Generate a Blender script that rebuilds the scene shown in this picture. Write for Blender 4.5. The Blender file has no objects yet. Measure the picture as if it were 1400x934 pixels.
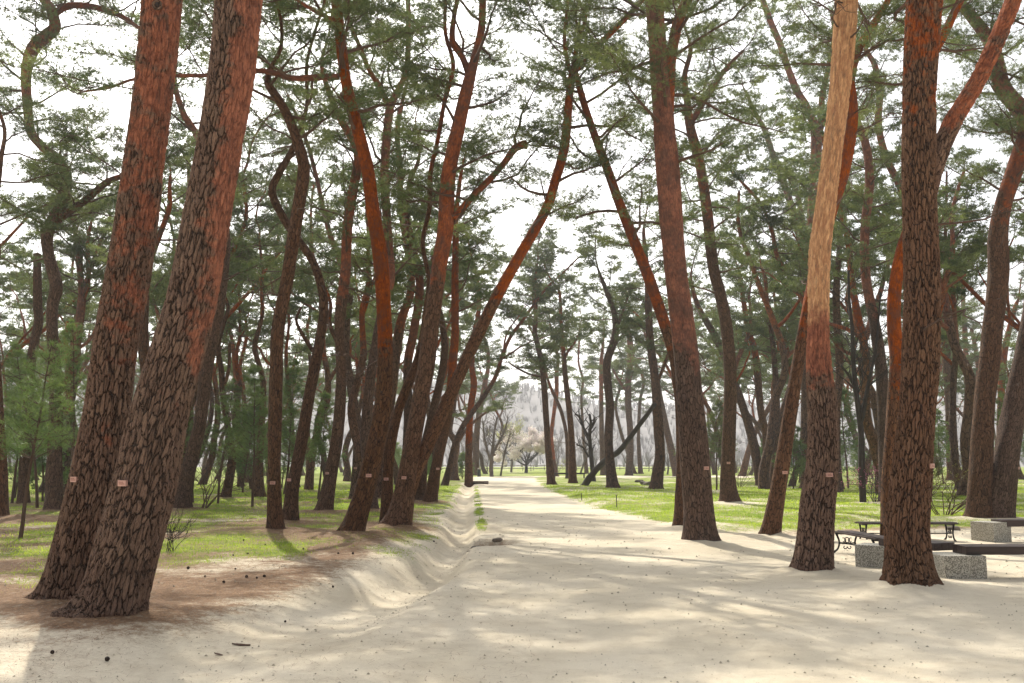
import bpy, math, random
import numpy as np
random.seed(11)
rng = np.random.default_rng(11)
SC = bpy.context.scene
COL = SC.collection
PI = math.pi

# ------------------------------------------------------------------ camera geometry (used to survey positions from the photograph)
FPX, CX, CY, CAMZ = 1361.0, 700.0, 467.0, 1.6
HORIZON = 632.0
PITCH = math.atan((HORIZON - CY) / FPX)
CP, SP = math.cos(PITCH), math.sin(PITCH)

def ray(px, py):
    a, b = (px - CX) / FPX, (CY - py) / FPX
    return np.array([a, CP - b * SP, SP + b * CP])

def at(px, py, Y):
    d = ray(px, py)
    t = Y / d[1]
    return np.array([0, 0, CAMZ]) + d * t

def depth_of(py):
    d = ray(CX, py)
    return d[1] * (-CAMZ / d[2])

# ------------------------------------------------------------------ noise helpers
_tab = rng.random((256, 256))
def vnoise(x, y):
    x = np.asarray(x, float); y = np.asarray(y, float)
    xi, yi = np.floor(x).astype(int), np.floor(y).astype(int)
    fx, fy = x - xi, y - yi
    fx, fy = fx * fx * (3 - 2 * fx), fy * fy * (3 - 2 * fy)
    g = lambda a, b: _tab[a & 255, b & 255]
    return ((g(xi, yi) * (1 - fx) + g(xi + 1, yi) * fx) * (1 - fy) + (g(xi, yi + 1) * (1 - fx) + g(xi + 1, yi + 1) * fx) * fy) * 2 - 1
def fbm(x, y, o=3):
    s, a = 0, 1.0
    for k in range(o):
        s = s + a * vnoise(np.asarray(x) * 2 ** k + 17.3 * k, np.asarray(y) * 2 ** k + 9.1 * k); a *= .5
    return s / 1.75
def sstep(a, b, x):
    t = np.clip((np.asarray(x, float) - a) / (b - a), 0, 1)
    return t * t * (3 - 2 * t)

# ------------------------------------------------------------------ terrain
DY = [0, 8, 9.5, 12, 15, 22, 32, 66, 80, 120, 300]
DX = [-3.0, -2.3, -1.95, -1.6, -1.25, -1.15, -1.6, -2.9, -3.3, -3.6, -3.6]
def ditch_x(y): return np.interp(y, DY, DX)
RY = [0, 25.3, 29.8, 37.5, 66, 110, 300]
RX = [4.1, 4.1, 3.5, 2.76, 1.95, 2.2, 2.2]
PX = [4.1, 5, 6.4, 8, 11, 14, 30, 400]
PYv = [25.3, 22.9, 22.2, 24, 25.2, 25.8, 27, 27]
MOUNDS = []
def mound(x, y):
    m = np.zeros(np.shape(x))
    for a, b, r in MOUNDS: m = np.maximum(m, np.exp(-((x - a) ** 2 + (y - b) ** 2) / (r * r)))
    return m
def gz(x, y):
    x = np.asarray(x, float); y = np.asarray(y, float)
    z = .035 * fbm(x * .35, y * .3) + .008 * fbm(x * 1.3, y * 1.3)
    dx = x - ditch_x(y) + .05 * vnoise(y * .25, 3.3)
    amp = (.25 - .07 * sstep(16, 24, y)) * sstep(7.5, 17, y) * (1 - sstep(76, 84, y)) + .05
    wl = np.interp(y, [0, 8, 12, 18, 30, 300], [1.1, .9, .62, .36, .30, .30])
    wr = np.interp(y, [0, 8, 12, 18, 30, 300], [.7, .55, .40, .28, .26, .26])
    w = np.where(dx < 0, wl, wr)
    z = z - amp * np.exp(-(np.abs(dx) / (w * 1.12)) ** 3.2) * (1 - sstep(84, 86, y))
    # bank on the left of the ditch, with an eroded lip
    z = z + .13 * sstep(.35, 1.6, -dx) * np.exp(-((y - 19) / 9.) ** 2) * (1 + .3 * vnoise(x * .4, y * .25))
    z = z + .03 * sstep(.1, .8, -dx) * vnoise(x * .5 + 4, y * .2)
    z = z + .014 * np.exp(-(dx / 1.1) ** 2) * fbm(x * 3.1, y * 2.3, 3) * sstep(6, 12, y)
    # rim of the road beside the ditch
    z = z + .025 * np.exp(-((dx - .8) / .35) ** 2) * sstep(7, 11, y) * (1 - sstep(70, 84, y))
    pit = np.exp(-(((x + .42) / .40) ** 2 + ((y - 20.6 - .5 * x) / .75) ** 2) ** 2)
    z = z - .26 * pit * (1 + .5 * vnoise(x * 5, y * 4))
    # grass lies a little higher than the road on the right
    r = sstep(0, .7, x - np.interp(y, RY, RX)) * sstep(-.3, .6, y - np.interp(x, PX, PYv))
    z = z + r * (.05 + .07 * vnoise(x * .25, y * .2))
    return z
def grass_mask(x, y):
    n = fbm(x * .55, y * .4, 3); n2 = fbm(x * 2.1, y * 1.6, 2)
    right = sstep(-.25, .35, x - np.interp(y, RY, RX) + .35 * n2) * sstep(-.5, .6, y - np.interp(x, PX, PYv) + .5 * n + .25 * n2)
    right = right * np.clip(1.05 + .5 * n, 0, 1)
    d = ditch_x(y) - x
    edge = np.interp(x, [-40, -12, -7, -5, -3, -1.5], [7, 8, 9.5, 13.5, 16.5, 18])
    left = sstep(.22, .8, d + .45 * n2 + .2 * n) * sstep(-1.5, 4, y - edge + 3.0 * n + 1.2 * n2)
    left = left * np.clip(.72 + 1.0 * n + .5 * n2 + sstep(26, 45, y) * .5, 0, 1)
    # grass tufts on the road side of the ditch
    strip = np.exp(-((-d - .55) / .16) ** 2) * 1.2 * sstep(-.1, .35, n2 + .25) * sstep(22, 25, y) * (1 - sstep(60, 70, y))
    spot = np.exp(-(((d - .75) / .38) ** 2 + ((y - 17.0) / .9) ** 2)) * .9
    m = np.maximum(np.maximum(right, left), np.maximum(strip, spot))
    cross = sstep(103, 105, y) * (1 - sstep(112, 115, y)) * sstep(-4, -2, x) * (1 - sstep(24, 28, x))
    m = m * (1 - cross)
    m = np.where(y < 114, m * (.80 + .62 * fbm(x * .9 + 50, y * .55 + 3, 4)), m)
    m = np.where((y > 114), np.maximum(m, .75 + .3 * n), m)
    return np.clip(m, 0, 1)
def litter_mask(x, y):
    x = np.asarray(x, float); y = np.asarray(y, float)
    d = ditch_x(y) - x
    n = fbm(x * .5 + 31, y * .42 + 11, 3)
    zone = sstep(.5, 1.6, d) * sstep(6.5, 12.5, y - .25 * (x + 3) + 2.2 * n)
    streak = np.clip(.54 + .50 * sstep(9.5, 13.5, y) + .8 * n + .5 * fbm(x * 1.7, y * 2.6, 2), 0, 1)
    right = sstep(-1.2, .0, y - np.interp(x, PX, PYv)) * (1 - sstep(.2, 1.2, y - np.interp(x, PX, PYv))) * sstep(5, 7, x) * .8
    pit = np.exp(-(((x + .42) / .5) ** 2 + ((y - 20.6 - .5 * x) / .95) ** 2) ** 2)
    return np.clip(np.maximum(np.maximum(zone * streak, right), np.maximum(.55 * grass_mask(x, y) * sstep(.2, 1., d), .9 * pit)), 0, 1)
def road_mask(x, y):
    left_e = ditch_x(y) + .35
    onroad = (x > left_e) & ((x < np.interp(y, RY, RX)) | (y < np.interp(x, PX, PYv))) & (y < 114) & (x < 60)
    return onroad

# ------------------------------------------------------------------ mesh helpers
def make_mesh(name, V, F, mats, parent=None, midx=None, attrs=None, smooth=True, loc=None):
    """V (n,3); F list of int arrays (m,3) or (m,4)"""
    me = bpy.data.meshes.new(name)
    V = np.asarray(V, np.float32)
    F = [np.asarray(f, np.int32) for f in F if len(f)]
    nl = sum(f.size for f in F); nf = sum(len(f) for f in F)
    me.vertices.add(len(V)); me.vertices.foreach_set('co', V.ravel())
    me.loops.add(nl); me.loops.foreach_set('vertex_index', np.concatenate([f.ravel() for f in F]))
    me.polygons.add(nf)
    cnt = np.concatenate([np.full(len(f), f.shape[1], np.int32) for f in F])
    st = np.concatenate([[0], np.cumsum(cnt)[:-1]]).astype(np.int32)
    me.polygons.foreach_set('loop_start', st)
    if midx is not None:
        me.polygons.foreach_set('material_index', np.concatenate([np.full(len(f), m, np.int32) if np.isscalar(m) else np.asarray(m, np.int32) for f, m in zip(F, midx)]))
    me.polygons.foreach_set('use_smooth', np.full(nf, smooth, bool))
    for k, a in (attrs or {}).items():
        a = np.asarray(a, np.float32)
        if a.ndim == 2:
            at_ = me.attributes.new(k, 'FLOAT_VECTOR', 'POINT'); at_.data.foreach_set('vector', a.ravel())
        else:
            at_ = me.attributes.new(k, 'FLOAT', 'POINT'); at_.data.foreach_set('value', a)
    me.update(calc_edges=True)
    me.validate()
    for m in (mats if isinstance(mats, (list, tuple)) else [mats]): me.materials.append(m)
    o = bpy.data.objects.new(name, me); COL.objects.link(o)
    if parent is not None: o.parent = parent
    if loc is not None: o.location = loc
    return o

def empty(name, loc, label, cat, group=None, rz=0.):
    o = bpy.data.objects.new(name, None); COL.objects.link(o)
    o.location = [float(v) for v in loc]; o.rotation_euler = (0, 0, rz); o.empty_display_size = .3
    o['label'] = label; o['category'] = cat
    if group: o['group'] = group
    return o
def tag(o, label, cat, group=None):
    o['label'] = label; o['category'] = cat
    if group: o['group'] = group
    return o

def catmull(P, step):
    P = np.asarray(P, float)
    if len(P) < 3:
        n = max(2, int(np.linalg.norm(P[-1, :3] - P[0, :3]) / step) + 1)
        t = np.linspace(0, 1, n)[:, None]
        return P[0] * (1 - t) + P[-1] * t
    Q = np.vstack([2 * P[0] - P[1], P, 2 * P[-1] - P[-2]])
    out = []
    for i in range(1, len(Q) - 2):
        p0, p1, p2, p3 = Q[i - 1], Q[i], Q[i + 1], Q[i + 2]
        n = max(1, int(round(np.linalg.norm((p2 - p1)[:3]) / step)))
        t = np.linspace(0, 1, n, endpoint=False)[:, None]
        out.append(.5 * ((2 * p1) + (-p0 + p2) * t + (2 * p0 - 5 * p1 + 4 * p2 - p3) * t ** 2 + (-p0 + 3 * p1 - 3 * p2 + p3) * t ** 3))
    out.append(P[-1:])
    return np.vstack(out)

def frames(P):
    T = np.gradient(P, axis=0); T /= np.linalg.norm(T, axis=1, keepdims=True) + 1e-9
    up = np.array([0., 1., 0.]) if abs(T[0, 1]) < .8 else np.array([1., 0, 0])
    N = np.zeros_like(P)
    n = up - T[0] * np.dot(up, T[0]); n /= np.linalg.norm(n)
    for i in range(len(P)):
        n = n - T[i] * np.dot(n, T[i]); n /= np.linalg.norm(n) + 1e-9
        N[i] = n
    return T, N, np.cross(T, N)

class Wood:
    """collects tubes into one mesh"""
    def __init__(s): s.V, s.F, s.B, s.R, s.n = [], [], [], [], 0
    def tube(s, P, R, k=6, red=0., flare=None, cap=True, rough=0., s0=0.):
        P = np.asarray(P, float); R = np.asarray(R, float)
        T, N, B = frames(P)
        th = np.linspace(0, 2 * PI, k, endpoint=False)
        c, si = np.cos(th), np.sin(th)
        L = np.concatenate([[0], np.cumsum(np.linalg.norm(np.diff(P, axis=0), axis=1))]) + s0
        rad = np.repeat(R[:, None], k, 1)
        if rough:
            ph = random.random() * 90
            rad = rad * (1 + rough * vnoise(ph + c[None, :] * 1.3 + L[:, None] * .9, ph + si[None, :] * 1.3 + L[:, None] * .35) + .4 * rough * vnoise(ph + c[None, :] * 3 + L[:, None] * 2., si[None, :] * 3 + L[:, None] * 1.))
        if flare is not None:
            rad = rad * flare(L, th)
        V = P[:, None, :] + rad[:, :, None] * (c[None, :, None] * N[:, None, :] + si[None, :, None] * B[:, None, :])
        n = len(P)
        i = np.arange(n - 1)[:, None] * k; j = np.arange(k)[None, :]; j2 = (j + 1) % k
        q = np.stack([i + j, i + j2, i + k + j2, i + k + j], -1).reshape(-1, 4) + s.n
        s.V.append(V.reshape(-1, 3)); s.F.append(q)
        s.B.append(np.stack([rad * c[None, :], rad * si[None, :], np.repeat(L[:, None], k, 1)], -1).reshape(-1, 3))
        r = red(V, L) if callable(red) else np.full((n, k), float(red))
        s.R.append(np.asarray(r).reshape(-1))
        s.n += n * k
        if cap:
            s.V.append(P[-1:] + T[-1:] * R[-1] * .4); s.B.append(np.array([[0, 0, L[-1]]])); s.R.append(s.R[-1][-1:])
            e = (n - 1) * k
            tri = np.stack([np.arange(k) + e, (np.arange(k) + 1) % k + e, np.full(k, n * k)], -1) + (s.n - n * k)
            s.F.append(tri); s.n += 1
    def arrays(s):
        return np.vstack(s.V), s.F, np.vstack(s.B), np.concatenate(s.R)
    def build(s, name, mat, parent=None, loc=(0, 0, 0), smooth=True):
        V, F, B, R = s.arrays()
        return make_mesh(name, V - np.asarray(loc), F, mat, parent, attrs={'bark': B, 'red': R}, smooth=smooth)

def norm(v): return v / (np.linalg.norm(v, axis=-1, keepdims=True) + 1e-9)

# ------------------------------------------------------------------ materials
def new_mat(name):
    m = bpy.data.materials.new(name); m.use_nodes = True
    nt = m.node_tree; nt.nodes.clear()
    return m, nt
class NT:
    def __init__(s, nt): s.nt = nt
    def n(s, t, **kw):
        nd = s.nt.nodes.new(t)
        for k, v in kw.items():
            if k.startswith('_'): setattr(nd, k[1:], v)
            else: s.set(nd, k, v)
        return nd
    def set(s, nd, k, v):
        inp = nd.inputs[int(k[1:])] if k[0] == 'i' and k[1:].isdigit() else nd.inputs[k.replace('__', ' ')]
        if hasattr(v, 'is_linked') or isinstance(v, bpy.types.NodeSocket): s.nt.links.new(v, inp)
        else: inp.default_value = v
    def math(s, op, a, b=0.5, c=None, clamp=False):
        nd = s.n('ShaderNodeMath', _operation=op, _use_clamp=clamp)
        s.set(nd, 'i0', a); s.set(nd, 'i1', b)
        if c is not None: s.set(nd, 'i2', c)
        return nd.outputs[0]
    def mix(s, f, a, b, mode='MIX'):
        nd = s.n('ShaderNodeMix', _data_type='RGBA', _blend_type=mode)
        s.set(nd, 'i0', f)
        for idx, v in ((6, a), (7, b)):
            if isinstance(v, bpy.types.NodeSocket): s.nt.links.new(v, nd.inputs[idx])
            else: nd.inputs[idx].default_value = (*v, 1) if len(v) == 3 else v
        return nd.outputs[2]
    def ramp(s, f, lo, hi, a=0., b=1., smooth=True):
        nd = s.n('ShaderNodeMapRange', _interpolation_type='SMOOTHSTEP' if smooth else 'LINEAR')
        s.set(nd, 'i0', f); nd.inputs[1].default_value = lo; nd.inputs[2].default_value = hi
        nd.inputs[3].default_value = a; nd.inputs[4].default_value = b
        return nd.outputs[0]
    def attr(s, name):
        return s.n('ShaderNodeAttribute', _attribute_name=name)
    def noise(s, vec, scale, detail=3, rough=.55):
        return s.n('ShaderNodeTexNoise', Vector=vec, Scale=scale, Detail=detail, Roughness=rough)
    def out(s, sh, disp=None):
        o = s.n('ShaderNodeOutputMaterial', Surface=sh)
        if disp is not None: s.nt.links.new(disp, o.inputs['Displacement'])

def bark_material(name, scale, dark=1., disp=False, zs=.4):
    m, nt = new_mat(name); g = NT(nt)
    bark = g.attr('bark').outputs['Vector']; red = g.attr('red').outputs['Fac']
    rnd = g.n('ShaderNodeObjectInfo').outputs['Random']
    off = g.n('ShaderNodeVectorMath', _operation='SCALE'); off.inputs[0].default_value = (37., 13., 71.); g.set(off, 'Scale', rnd)
    v = g.n('ShaderNodeVectorMath', _operation='ADD', i0=bark, i1=off.outputs[0]).outputs[0]
    st = g.n('ShaderNodeVectorMath', _operation='MULTIPLY', i0=v, i1=(1, 1, zs)).outputs[0]
    nz = g.noise(st, scale * .55, 5, .6)
    d1 = g.n('ShaderNodeVectorMath', _operation='SUBTRACT', i0=nz.outputs['Color'], i1=(.5, .5, .5)).outputs[0]
    dsc = g.n('ShaderNodeVectorMath', _operation='SCALE', i0=d1); dsc.inputs['Scale'].default_value = 1.7 / scale
    sv = g.n('ShaderNodeVectorMath', _operation='ADD', i0=st, i1=dsc.outputs[0]).outputs[0]
    vo = g.n('ShaderNodeTexVoronoi', _feature='DISTANCE_TO_EDGE', Vector=sv, Scale=scale)
    vc = g.n('ShaderNodeTexVoronoi', _feature='F1', Vector=sv, Scale=scale)
    v2 = g.n('ShaderNodeTexVoronoi', _feature='DISTANCE_TO_EDGE', Vector=sv, Scale=scale * 2.3)
    fine = g.noise(st, scale * 4, 6, .7).outputs['Fac']
    big = g.noise(v, 1.6, 4, .6).outputs['Fac']
    crack = g.math('SUBTRACT', vo.outputs['Distance'], g.math('MULTIPLY', g.math('SUBTRACT', fine, .5), .09))
    plate = g.math('MULTIPLY', g.ramp(crack, -.02, .11), g.ramp(v2.outputs['Distance'], -.16, .07))
    cell = g.n('ShaderNodeSeparateColor', Color=vc.outputs['Color']).outputs[0]
    val = g.math('ADD', g.math('MULTIPLY', cell, .28), g.math('MULTIPLY', fine, .8))
    k = dark
    cplate = g.mix(g.ramp(val, .25, .9), (.115 * k, .058 * k, .033 * k), (.32 * k, .18 * k, .105 * k))
    cplate = g.mix(g.ramp(big, .35, .65, 0, .6), cplate, (.21 * k, .105 * k, .062 * k))
    vfine = g.noise(st, scale * 9, 4, .75).outputs['Fac']
    cplate = g.mix(g.ramp(vfine, .5, .72, 0, .65), cplate, (.06 * k, .034 * k, .024 * k))
    cplate = g.mix(g.ramp(vfine, .42, .28, 0, .5), cplate, (.40 * k, .27 * k, .18 * k))
    cg = g.mix(plate, (.026 * k, .016 * k, .011 * k), cplate)
    # flaky red upper bark
    rn = g.noise(v, 7., 5, .7).outputs['Fac']
    rfine = g.noise(st, 30., 4, .7).outputs['Fac']
    rv = g.math('ADD', g.math('MULTIPLY', rn, .6), g.math('MULTIPLY', rfine, .5))
    cr = g.mix(g.ramp(rv, .3, .8), (.17, .038, .011), (.56, .140, .026))
    cr = g.mix(g.ramp(rfine, .6, .78, 0, .35), cr, (.42, .20, .09))
    cr = g.mix(g.ramp(g.noise(st, 16., 3).outputs['Fac'], .56, .72, 0, .75), cr, (.070, .034, .024))
    cr = g.mix(g.math('MULTIPLY', g.math('SUBTRACT', 1., plate), .55), cr, (.06, .022, .014))
    if not disp: cr = g.mix(g.ramp(g.noise(v, 2.6, 5, .7).outputs['Fac'], .38, .66, .12, .75), cr, (.115, .058, .040))
    rm = g.ramp(g.math('ADD', red, g.math('MULTIPLY', g.math('SUBTRACT', g.noise(v, 3.2, 5, .7).outputs['Fac'], .5), 1.5)), .38, .62)
    col = g.mix(rm, cg, cr)
    gold = g.mix(g.ramp(rfine, .35, .7), (.50, .19, .045), (.86, .46, .16))
    gold = g.mix(g.ramp(g.noise(st, 20., 4, .7).outputs['Fac'], .52, .68, 0, .7), gold, (.22, .10, .045))
    col = g.mix(g.ramp(g.math('ADD', red, g.math('MULTIPLY', g.math('SUBTRACT', g.noise(v, 4., 5, .7).outputs['Fac'], .5), .7)), 1.22, 1.5), col, gold)
    hs = g.n('ShaderNodeHueSaturation', Color=col)
    g.set(hs, 'Value', g.math('ADD', .8, g.math('MULTIPLY', rnd, .45)))
    g.set(hs, 'Saturation', g.math('ADD', .8, g.math('MULTIPLY', g.math('FRACT', g.math('MULTIPLY', rnd, 7.3)), .35)))
    h = g.math('ADD', g.math('MULTIPLY', plate, g.math('SUBTRACT', 1., g.math('MULTIPLY', rm, .62))), g.math('ADD', g.math('MULTIPLY', fine, .4), g.math('MULTIPLY', g.math('MULTIPLY', rm, g.ramp(rfine, .42, .60)), .38)))
    bs = g.n('ShaderNodeBsdfPrincipled', Base__Color=hs.outputs[0], Roughness=.88)
    bs.inputs['Specular IOR Level'].default_value = .25
    if disp:
        dn = g.n('ShaderNodeDisplacement', Height=h, Midlevel=.7, Scale=.032)
        g.out(bs.outputs[0], dn.outputs[0])
        m.displacement_method = 'BOTH'
    else:
        bp = g.n('ShaderNodeBump', Height=h, Strength=.9, Distance=.03)
        g.set(bs, 'Normal', bp.outputs[0]); g.out(bs.outputs[0])
    return m
BARK_NEAR = bark_material('bark_plates', 25., 1.0, True, .21)
BARK_MID = bark_material('bark_furrowed', 20., .74, False, .3)
BARK_FAR = bark_material('bark_plain', 9., .75)

def plain(name, col, rough=.7, var=.25, scale=8., bump=0., metal=0., col2=None):
    m, nt = new_mat(name); g = NT(nt)
    tc = g.n('ShaderNodeTexCoord').outputs['Object']
    nz = g.noise(tc, scale, 5, .6).outputs['Fac']
    c2 = col2 or tuple(c * (1 - var) for c in col)
    c = g.mix(g.ramp(nz, .3, .7), c2, col)
    bs = g.n('ShaderNodeBsdfPrincipled', Base__Color=c, Roughness=rough, Metallic=metal)
    if bump:
        g.set(bs, 'Normal', g.n('ShaderNodeBump', Height=nz, Strength=.6, Distance=bump).outputs[0])
    g.out(bs.outputs[0])
    return m
TWIG = plain('twig_bark', (.13, .075, .05), .9, .4, 3.)
TWIG_GREY = plain('grey_twig_bark', (.16, .125, .10), .9, .4, 3.)
TWIG_DARK = plain('dark_wood', (.045, .033, .027), .9, .4, 6., .01)

def leaf_material(name, a, b, trans=.35, tcol=None, scale=.9):
    m, nt = new_mat(name); g = NT(nt)
    tc = g.n('ShaderNodeTexCoord').outputs['Object']
    n1 = g.noise(tc, scale, 3).outputs['Fac']; n2 = g.noise(tc, 9., 2).outputs['Fac']
    f = g.ramp(g.math('ADD', g.math('MULTIPLY', n1, .65), g.math('MULTIPLY', n2, .35)), .35, .65)
    c = g.mix(f, a, b)
    rnd = g.n('ShaderNodeObjectInfo').outputs['Random']
    hs = g.n('ShaderNodeHueSaturation', Color=c); g.set(hs, 'Value', g.math('ADD', .8, g.math('MULTIPLY', rnd, .4)))
    c = hs.outputs[0]
    bs = g.n('ShaderNodeBsdfPrincipled', Base__Color=c, Roughness=.5)
    bs.inputs['Specular IOR Level'].default_value = .4
    tr = g.n('ShaderNodeBsdfTranslucent', Color=g.mix(1., c, tcol or (1.5, 1.5, .9), 'MULTIPLY'))
    mx = g.n('ShaderNodeMixShader', Fac=trans, i1=bs.outputs[0], i2=tr.outputs[0])
    g.out(mx.outputs[0])
    return m
NEEDLE = leaf_material('pine_needles', (.055, .085, .040), (.175, .205, .085), .42)
NEEDLE_YOUNG = leaf_material('young_pine_needles', (.07, .125, .05), (.20, .27, .10), .45)
GRASS = leaf_material('grass_blades', (.13, .22, .025), (.36, .44, .06), .55, (1.6, 1.6, .7), .5)
BLOSSOM = leaf_material('pale_blossom', (.70, .60, .58), (.85, .80, .78), .4, (1, 1, 1))
PINKBUD = leaf_material('pink_blossom', (.45, .10, .22), (.62, .25, .36), .3, (1, 1, 1))
YELLOWBUD = leaf_material('yellow_green_buds', (.30, .32, .08), (.50, .48, .14), .4, (1.2, 1.2, .9))

def ground_material():
    m, nt = new_mat('sandy_earth_and_grass'); g = NT(nt)
    pos = g.n('ShaderNodeNewGeometry').outputs['Position']
    ga = g.attr('grass').outputs['Fac']; li = g.attr('litter').outputs['Fac']
    n_big = g.noise(pos, .35, 4).outputs['Fac']; n_mid = g.noise(pos, 3., 5, .65).outputs['Fac']
    n_fine = g.noise(pos, 45., 4, .7).outputs['Fac']; n_grit = g.noise(pos, 160., 3, .7).outputs['Fac']
    sand = g.mix(g.ramp(n_big, .3, .7), (.655, .575, .435), (.79, .705, .555))
    sand = g.mix(g.ramp(n_mid, .42, .75, 0, .4), sand, (.50, .42, .31))
    sand = g.mix(g.ramp(n_grit, .5, .8, 0, .45), sand, (.27, .215, .155))
    sand = g.mix(g.ramp(n_grit, .28, .1, 0, .5), sand, (.70, .64, .53))
    g2 = g.noise(pos, 70., 4, .8).outputs['Fac']
    sand = g.mix(g.ramp(g2, .56, .74, 0, .5), sand, (.36, .29, .20))
    sand = g.mix(g.ramp(g2, .40, .26, 0, .5), sand, (.80, .73, .60))
    litc = g.mix(g.ramp(g.noise(pos, 28., 5, .75).outputs['Fac'], .35, .65), (.105, .052, .026), (.33, .20, .11))
    n28 = g.noise(pos, 28., 5, .75).outputs['Fac']; n8 = g.noise(pos, 8., 5, .7).outputs['Fac']
    lm = g.ramp(g.math('ADD', li, g.math('ADD', g.math('MULTIPLY', g.math('SUBTRACT', n28, .5), 1.5), g.math('MULTIPLY', g.math('SUBTRACT', n8, .5), 1.6))), .2, 1.0, 0, .95)
    lm = g.math('MULTIPLY', lm, g.ramp(li, 0., .25))
    c = g.mix(lm, sand, litc)
    grc = g.mix(g.ramp(n_mid, .3, .7), (.12, .19, .018), (.33, .40, .05))
    grc = g.mix(g.ramp(g.noise(pos, 1.1, 4, .6).outputs['Fac'], .48, .68, 0, .7), grc, (.27, .20, .10))
    gm = g.ramp(g.math('ADD', ga, g.math('ADD', g.math('MULTIPLY', g.math('SUBTRACT', n28, .5), 1.5), g.math('MULTIPLY', g.math('SUBTRACT', n8, .5), 1.5))), .25, .8)
    gm = g.math('MULTIPLY', gm, g.ramp(ga, .02, .2))
    c = g.mix(gm, c, grc)
    tramp = g.noise(pos, 5.5, 3, .5).outputs['Fac']
    sandd = g.ramp(g.noise(pos, .9, 5, .65).outputs['Fac'], .5, .68, 0, .2)
    c = g.mix(sandd, c, g.mix(1., c, (.80, .74, .66), 'MULTIPLY'))
    hgt = g.math('ADD', g.math('MULTIPLY', tramp, .7), g.math('MULTIPLY', 1., 1.))
    hgt = g.math('ADD', hgt, g.math('ADD', g.math('MULTIPLY', n8, .5), 0.))
    hgt2 = g.math('ADD', g.math('MULTIPLY', n_mid, .55), g.math('ADD', g.math('MULTIPLY', n_fine, .35), g.math('MULTIPLY', n_grit, .12)))
    bp = g.n('ShaderNodeBump', Height=g.math('ADD', hgt, hgt2), Strength=.8, Distance=.045)
    bs = g.n('ShaderNodeBsdfPrincipled', Base__Color=c, Roughness=.95, Normal=bp.outputs[0])
    bs.inputs['Specular IOR Level'].default_value = .15
    g.out(bs.outputs[0])
    return m
GROUND = ground_material()

def granite_material():
    m, nt = new_mat('speckled_granite'); g = NT(nt)
    tc = g.n('ShaderNodeTexCoord').outputs['Object']
    n = g.noise(tc, 70., 2, .5).outputs['Fac']; n2 = g.noise(tc, 4., 4).outputs['Fac']
    c = g.mix(g.ramp(n, .42, .58), (.16, .15, .125), (.50, .475, .41))
    c = g.mix(g.ramp(n2, .5, .8, 0, .3), c, (.28, .235, .17))
    bs = g.n('ShaderNodeBsdfPrincipled', Base__Color=c, Roughness=.75, Normal=g.n('ShaderNodeBump', Height=n, Strength=.4, Distance=.006).outputs[0])
    g.out(bs.outputs[0]); return m
GRANITE = granite_material()
def timber_material():
    m, nt = new_mat('dark_stained_timber'); g = NT(nt)
    tc = g.n('ShaderNodeTexCoord').outputs['Object']
    st = g.n('ShaderNodeVectorMath', _operation='MULTIPLY', i0=tc, i1=(2., 40., 40.)).outputs[0]
    n = g.noise(st, 1.5, 4).outputs['Fac']
    c = g.mix(g.ramp(n, .3, .7), (.020, .010, .009), (.048, .024, .020))
    bs = g.n('ShaderNodeBsdfPrincipled', Base__Color=c, Roughness=.42, Normal=g.n('ShaderNodeBump', Height=n, Strength=.25, Distance=.004).outputs[0])
    g.out(bs.outputs[0]); return m
TIMBER = timber_material()
IRON = plain('black_cast_iron', (.014, .013, .013), .45, .4, 20., .002, .6)
PLATE = plain('pink_tag_plate', (.62, .36, .29), .55, .15, 30.)
PLATE_INK = plain('faded_tag_print', (.34, .13, .10), .6, .2, 60.)
STONE = plain('grey_stone', (.22, .18, .14), .9, .45, 9., .02)
CONE = plain('pine_cone_scales', (.055, .034, .024), .9, .6, 90., .004)
PALEWOOD = plain('weathered_fence_wood', (.36, .31, .24), .9, .3, 6.)
HILL = plain('hazed_hillside', (.27, .255, .25), 1., .3, .05)  # hillside lightened towards grey: distance haze put into the colour
HILLWOOD = plain('hazed_hill_trees', (.29, .27, .27), 1., .3, .2)  # paler than real bare wood, haze over the far trees coloured in
BINMAT = plain('painted_dark_green_metal', (.03, .045, .04), .5, .2, 8.)
STRAW = plain('dead_orange_bark', (.40, .15, .05), .9, .5, 14., .01)

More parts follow.
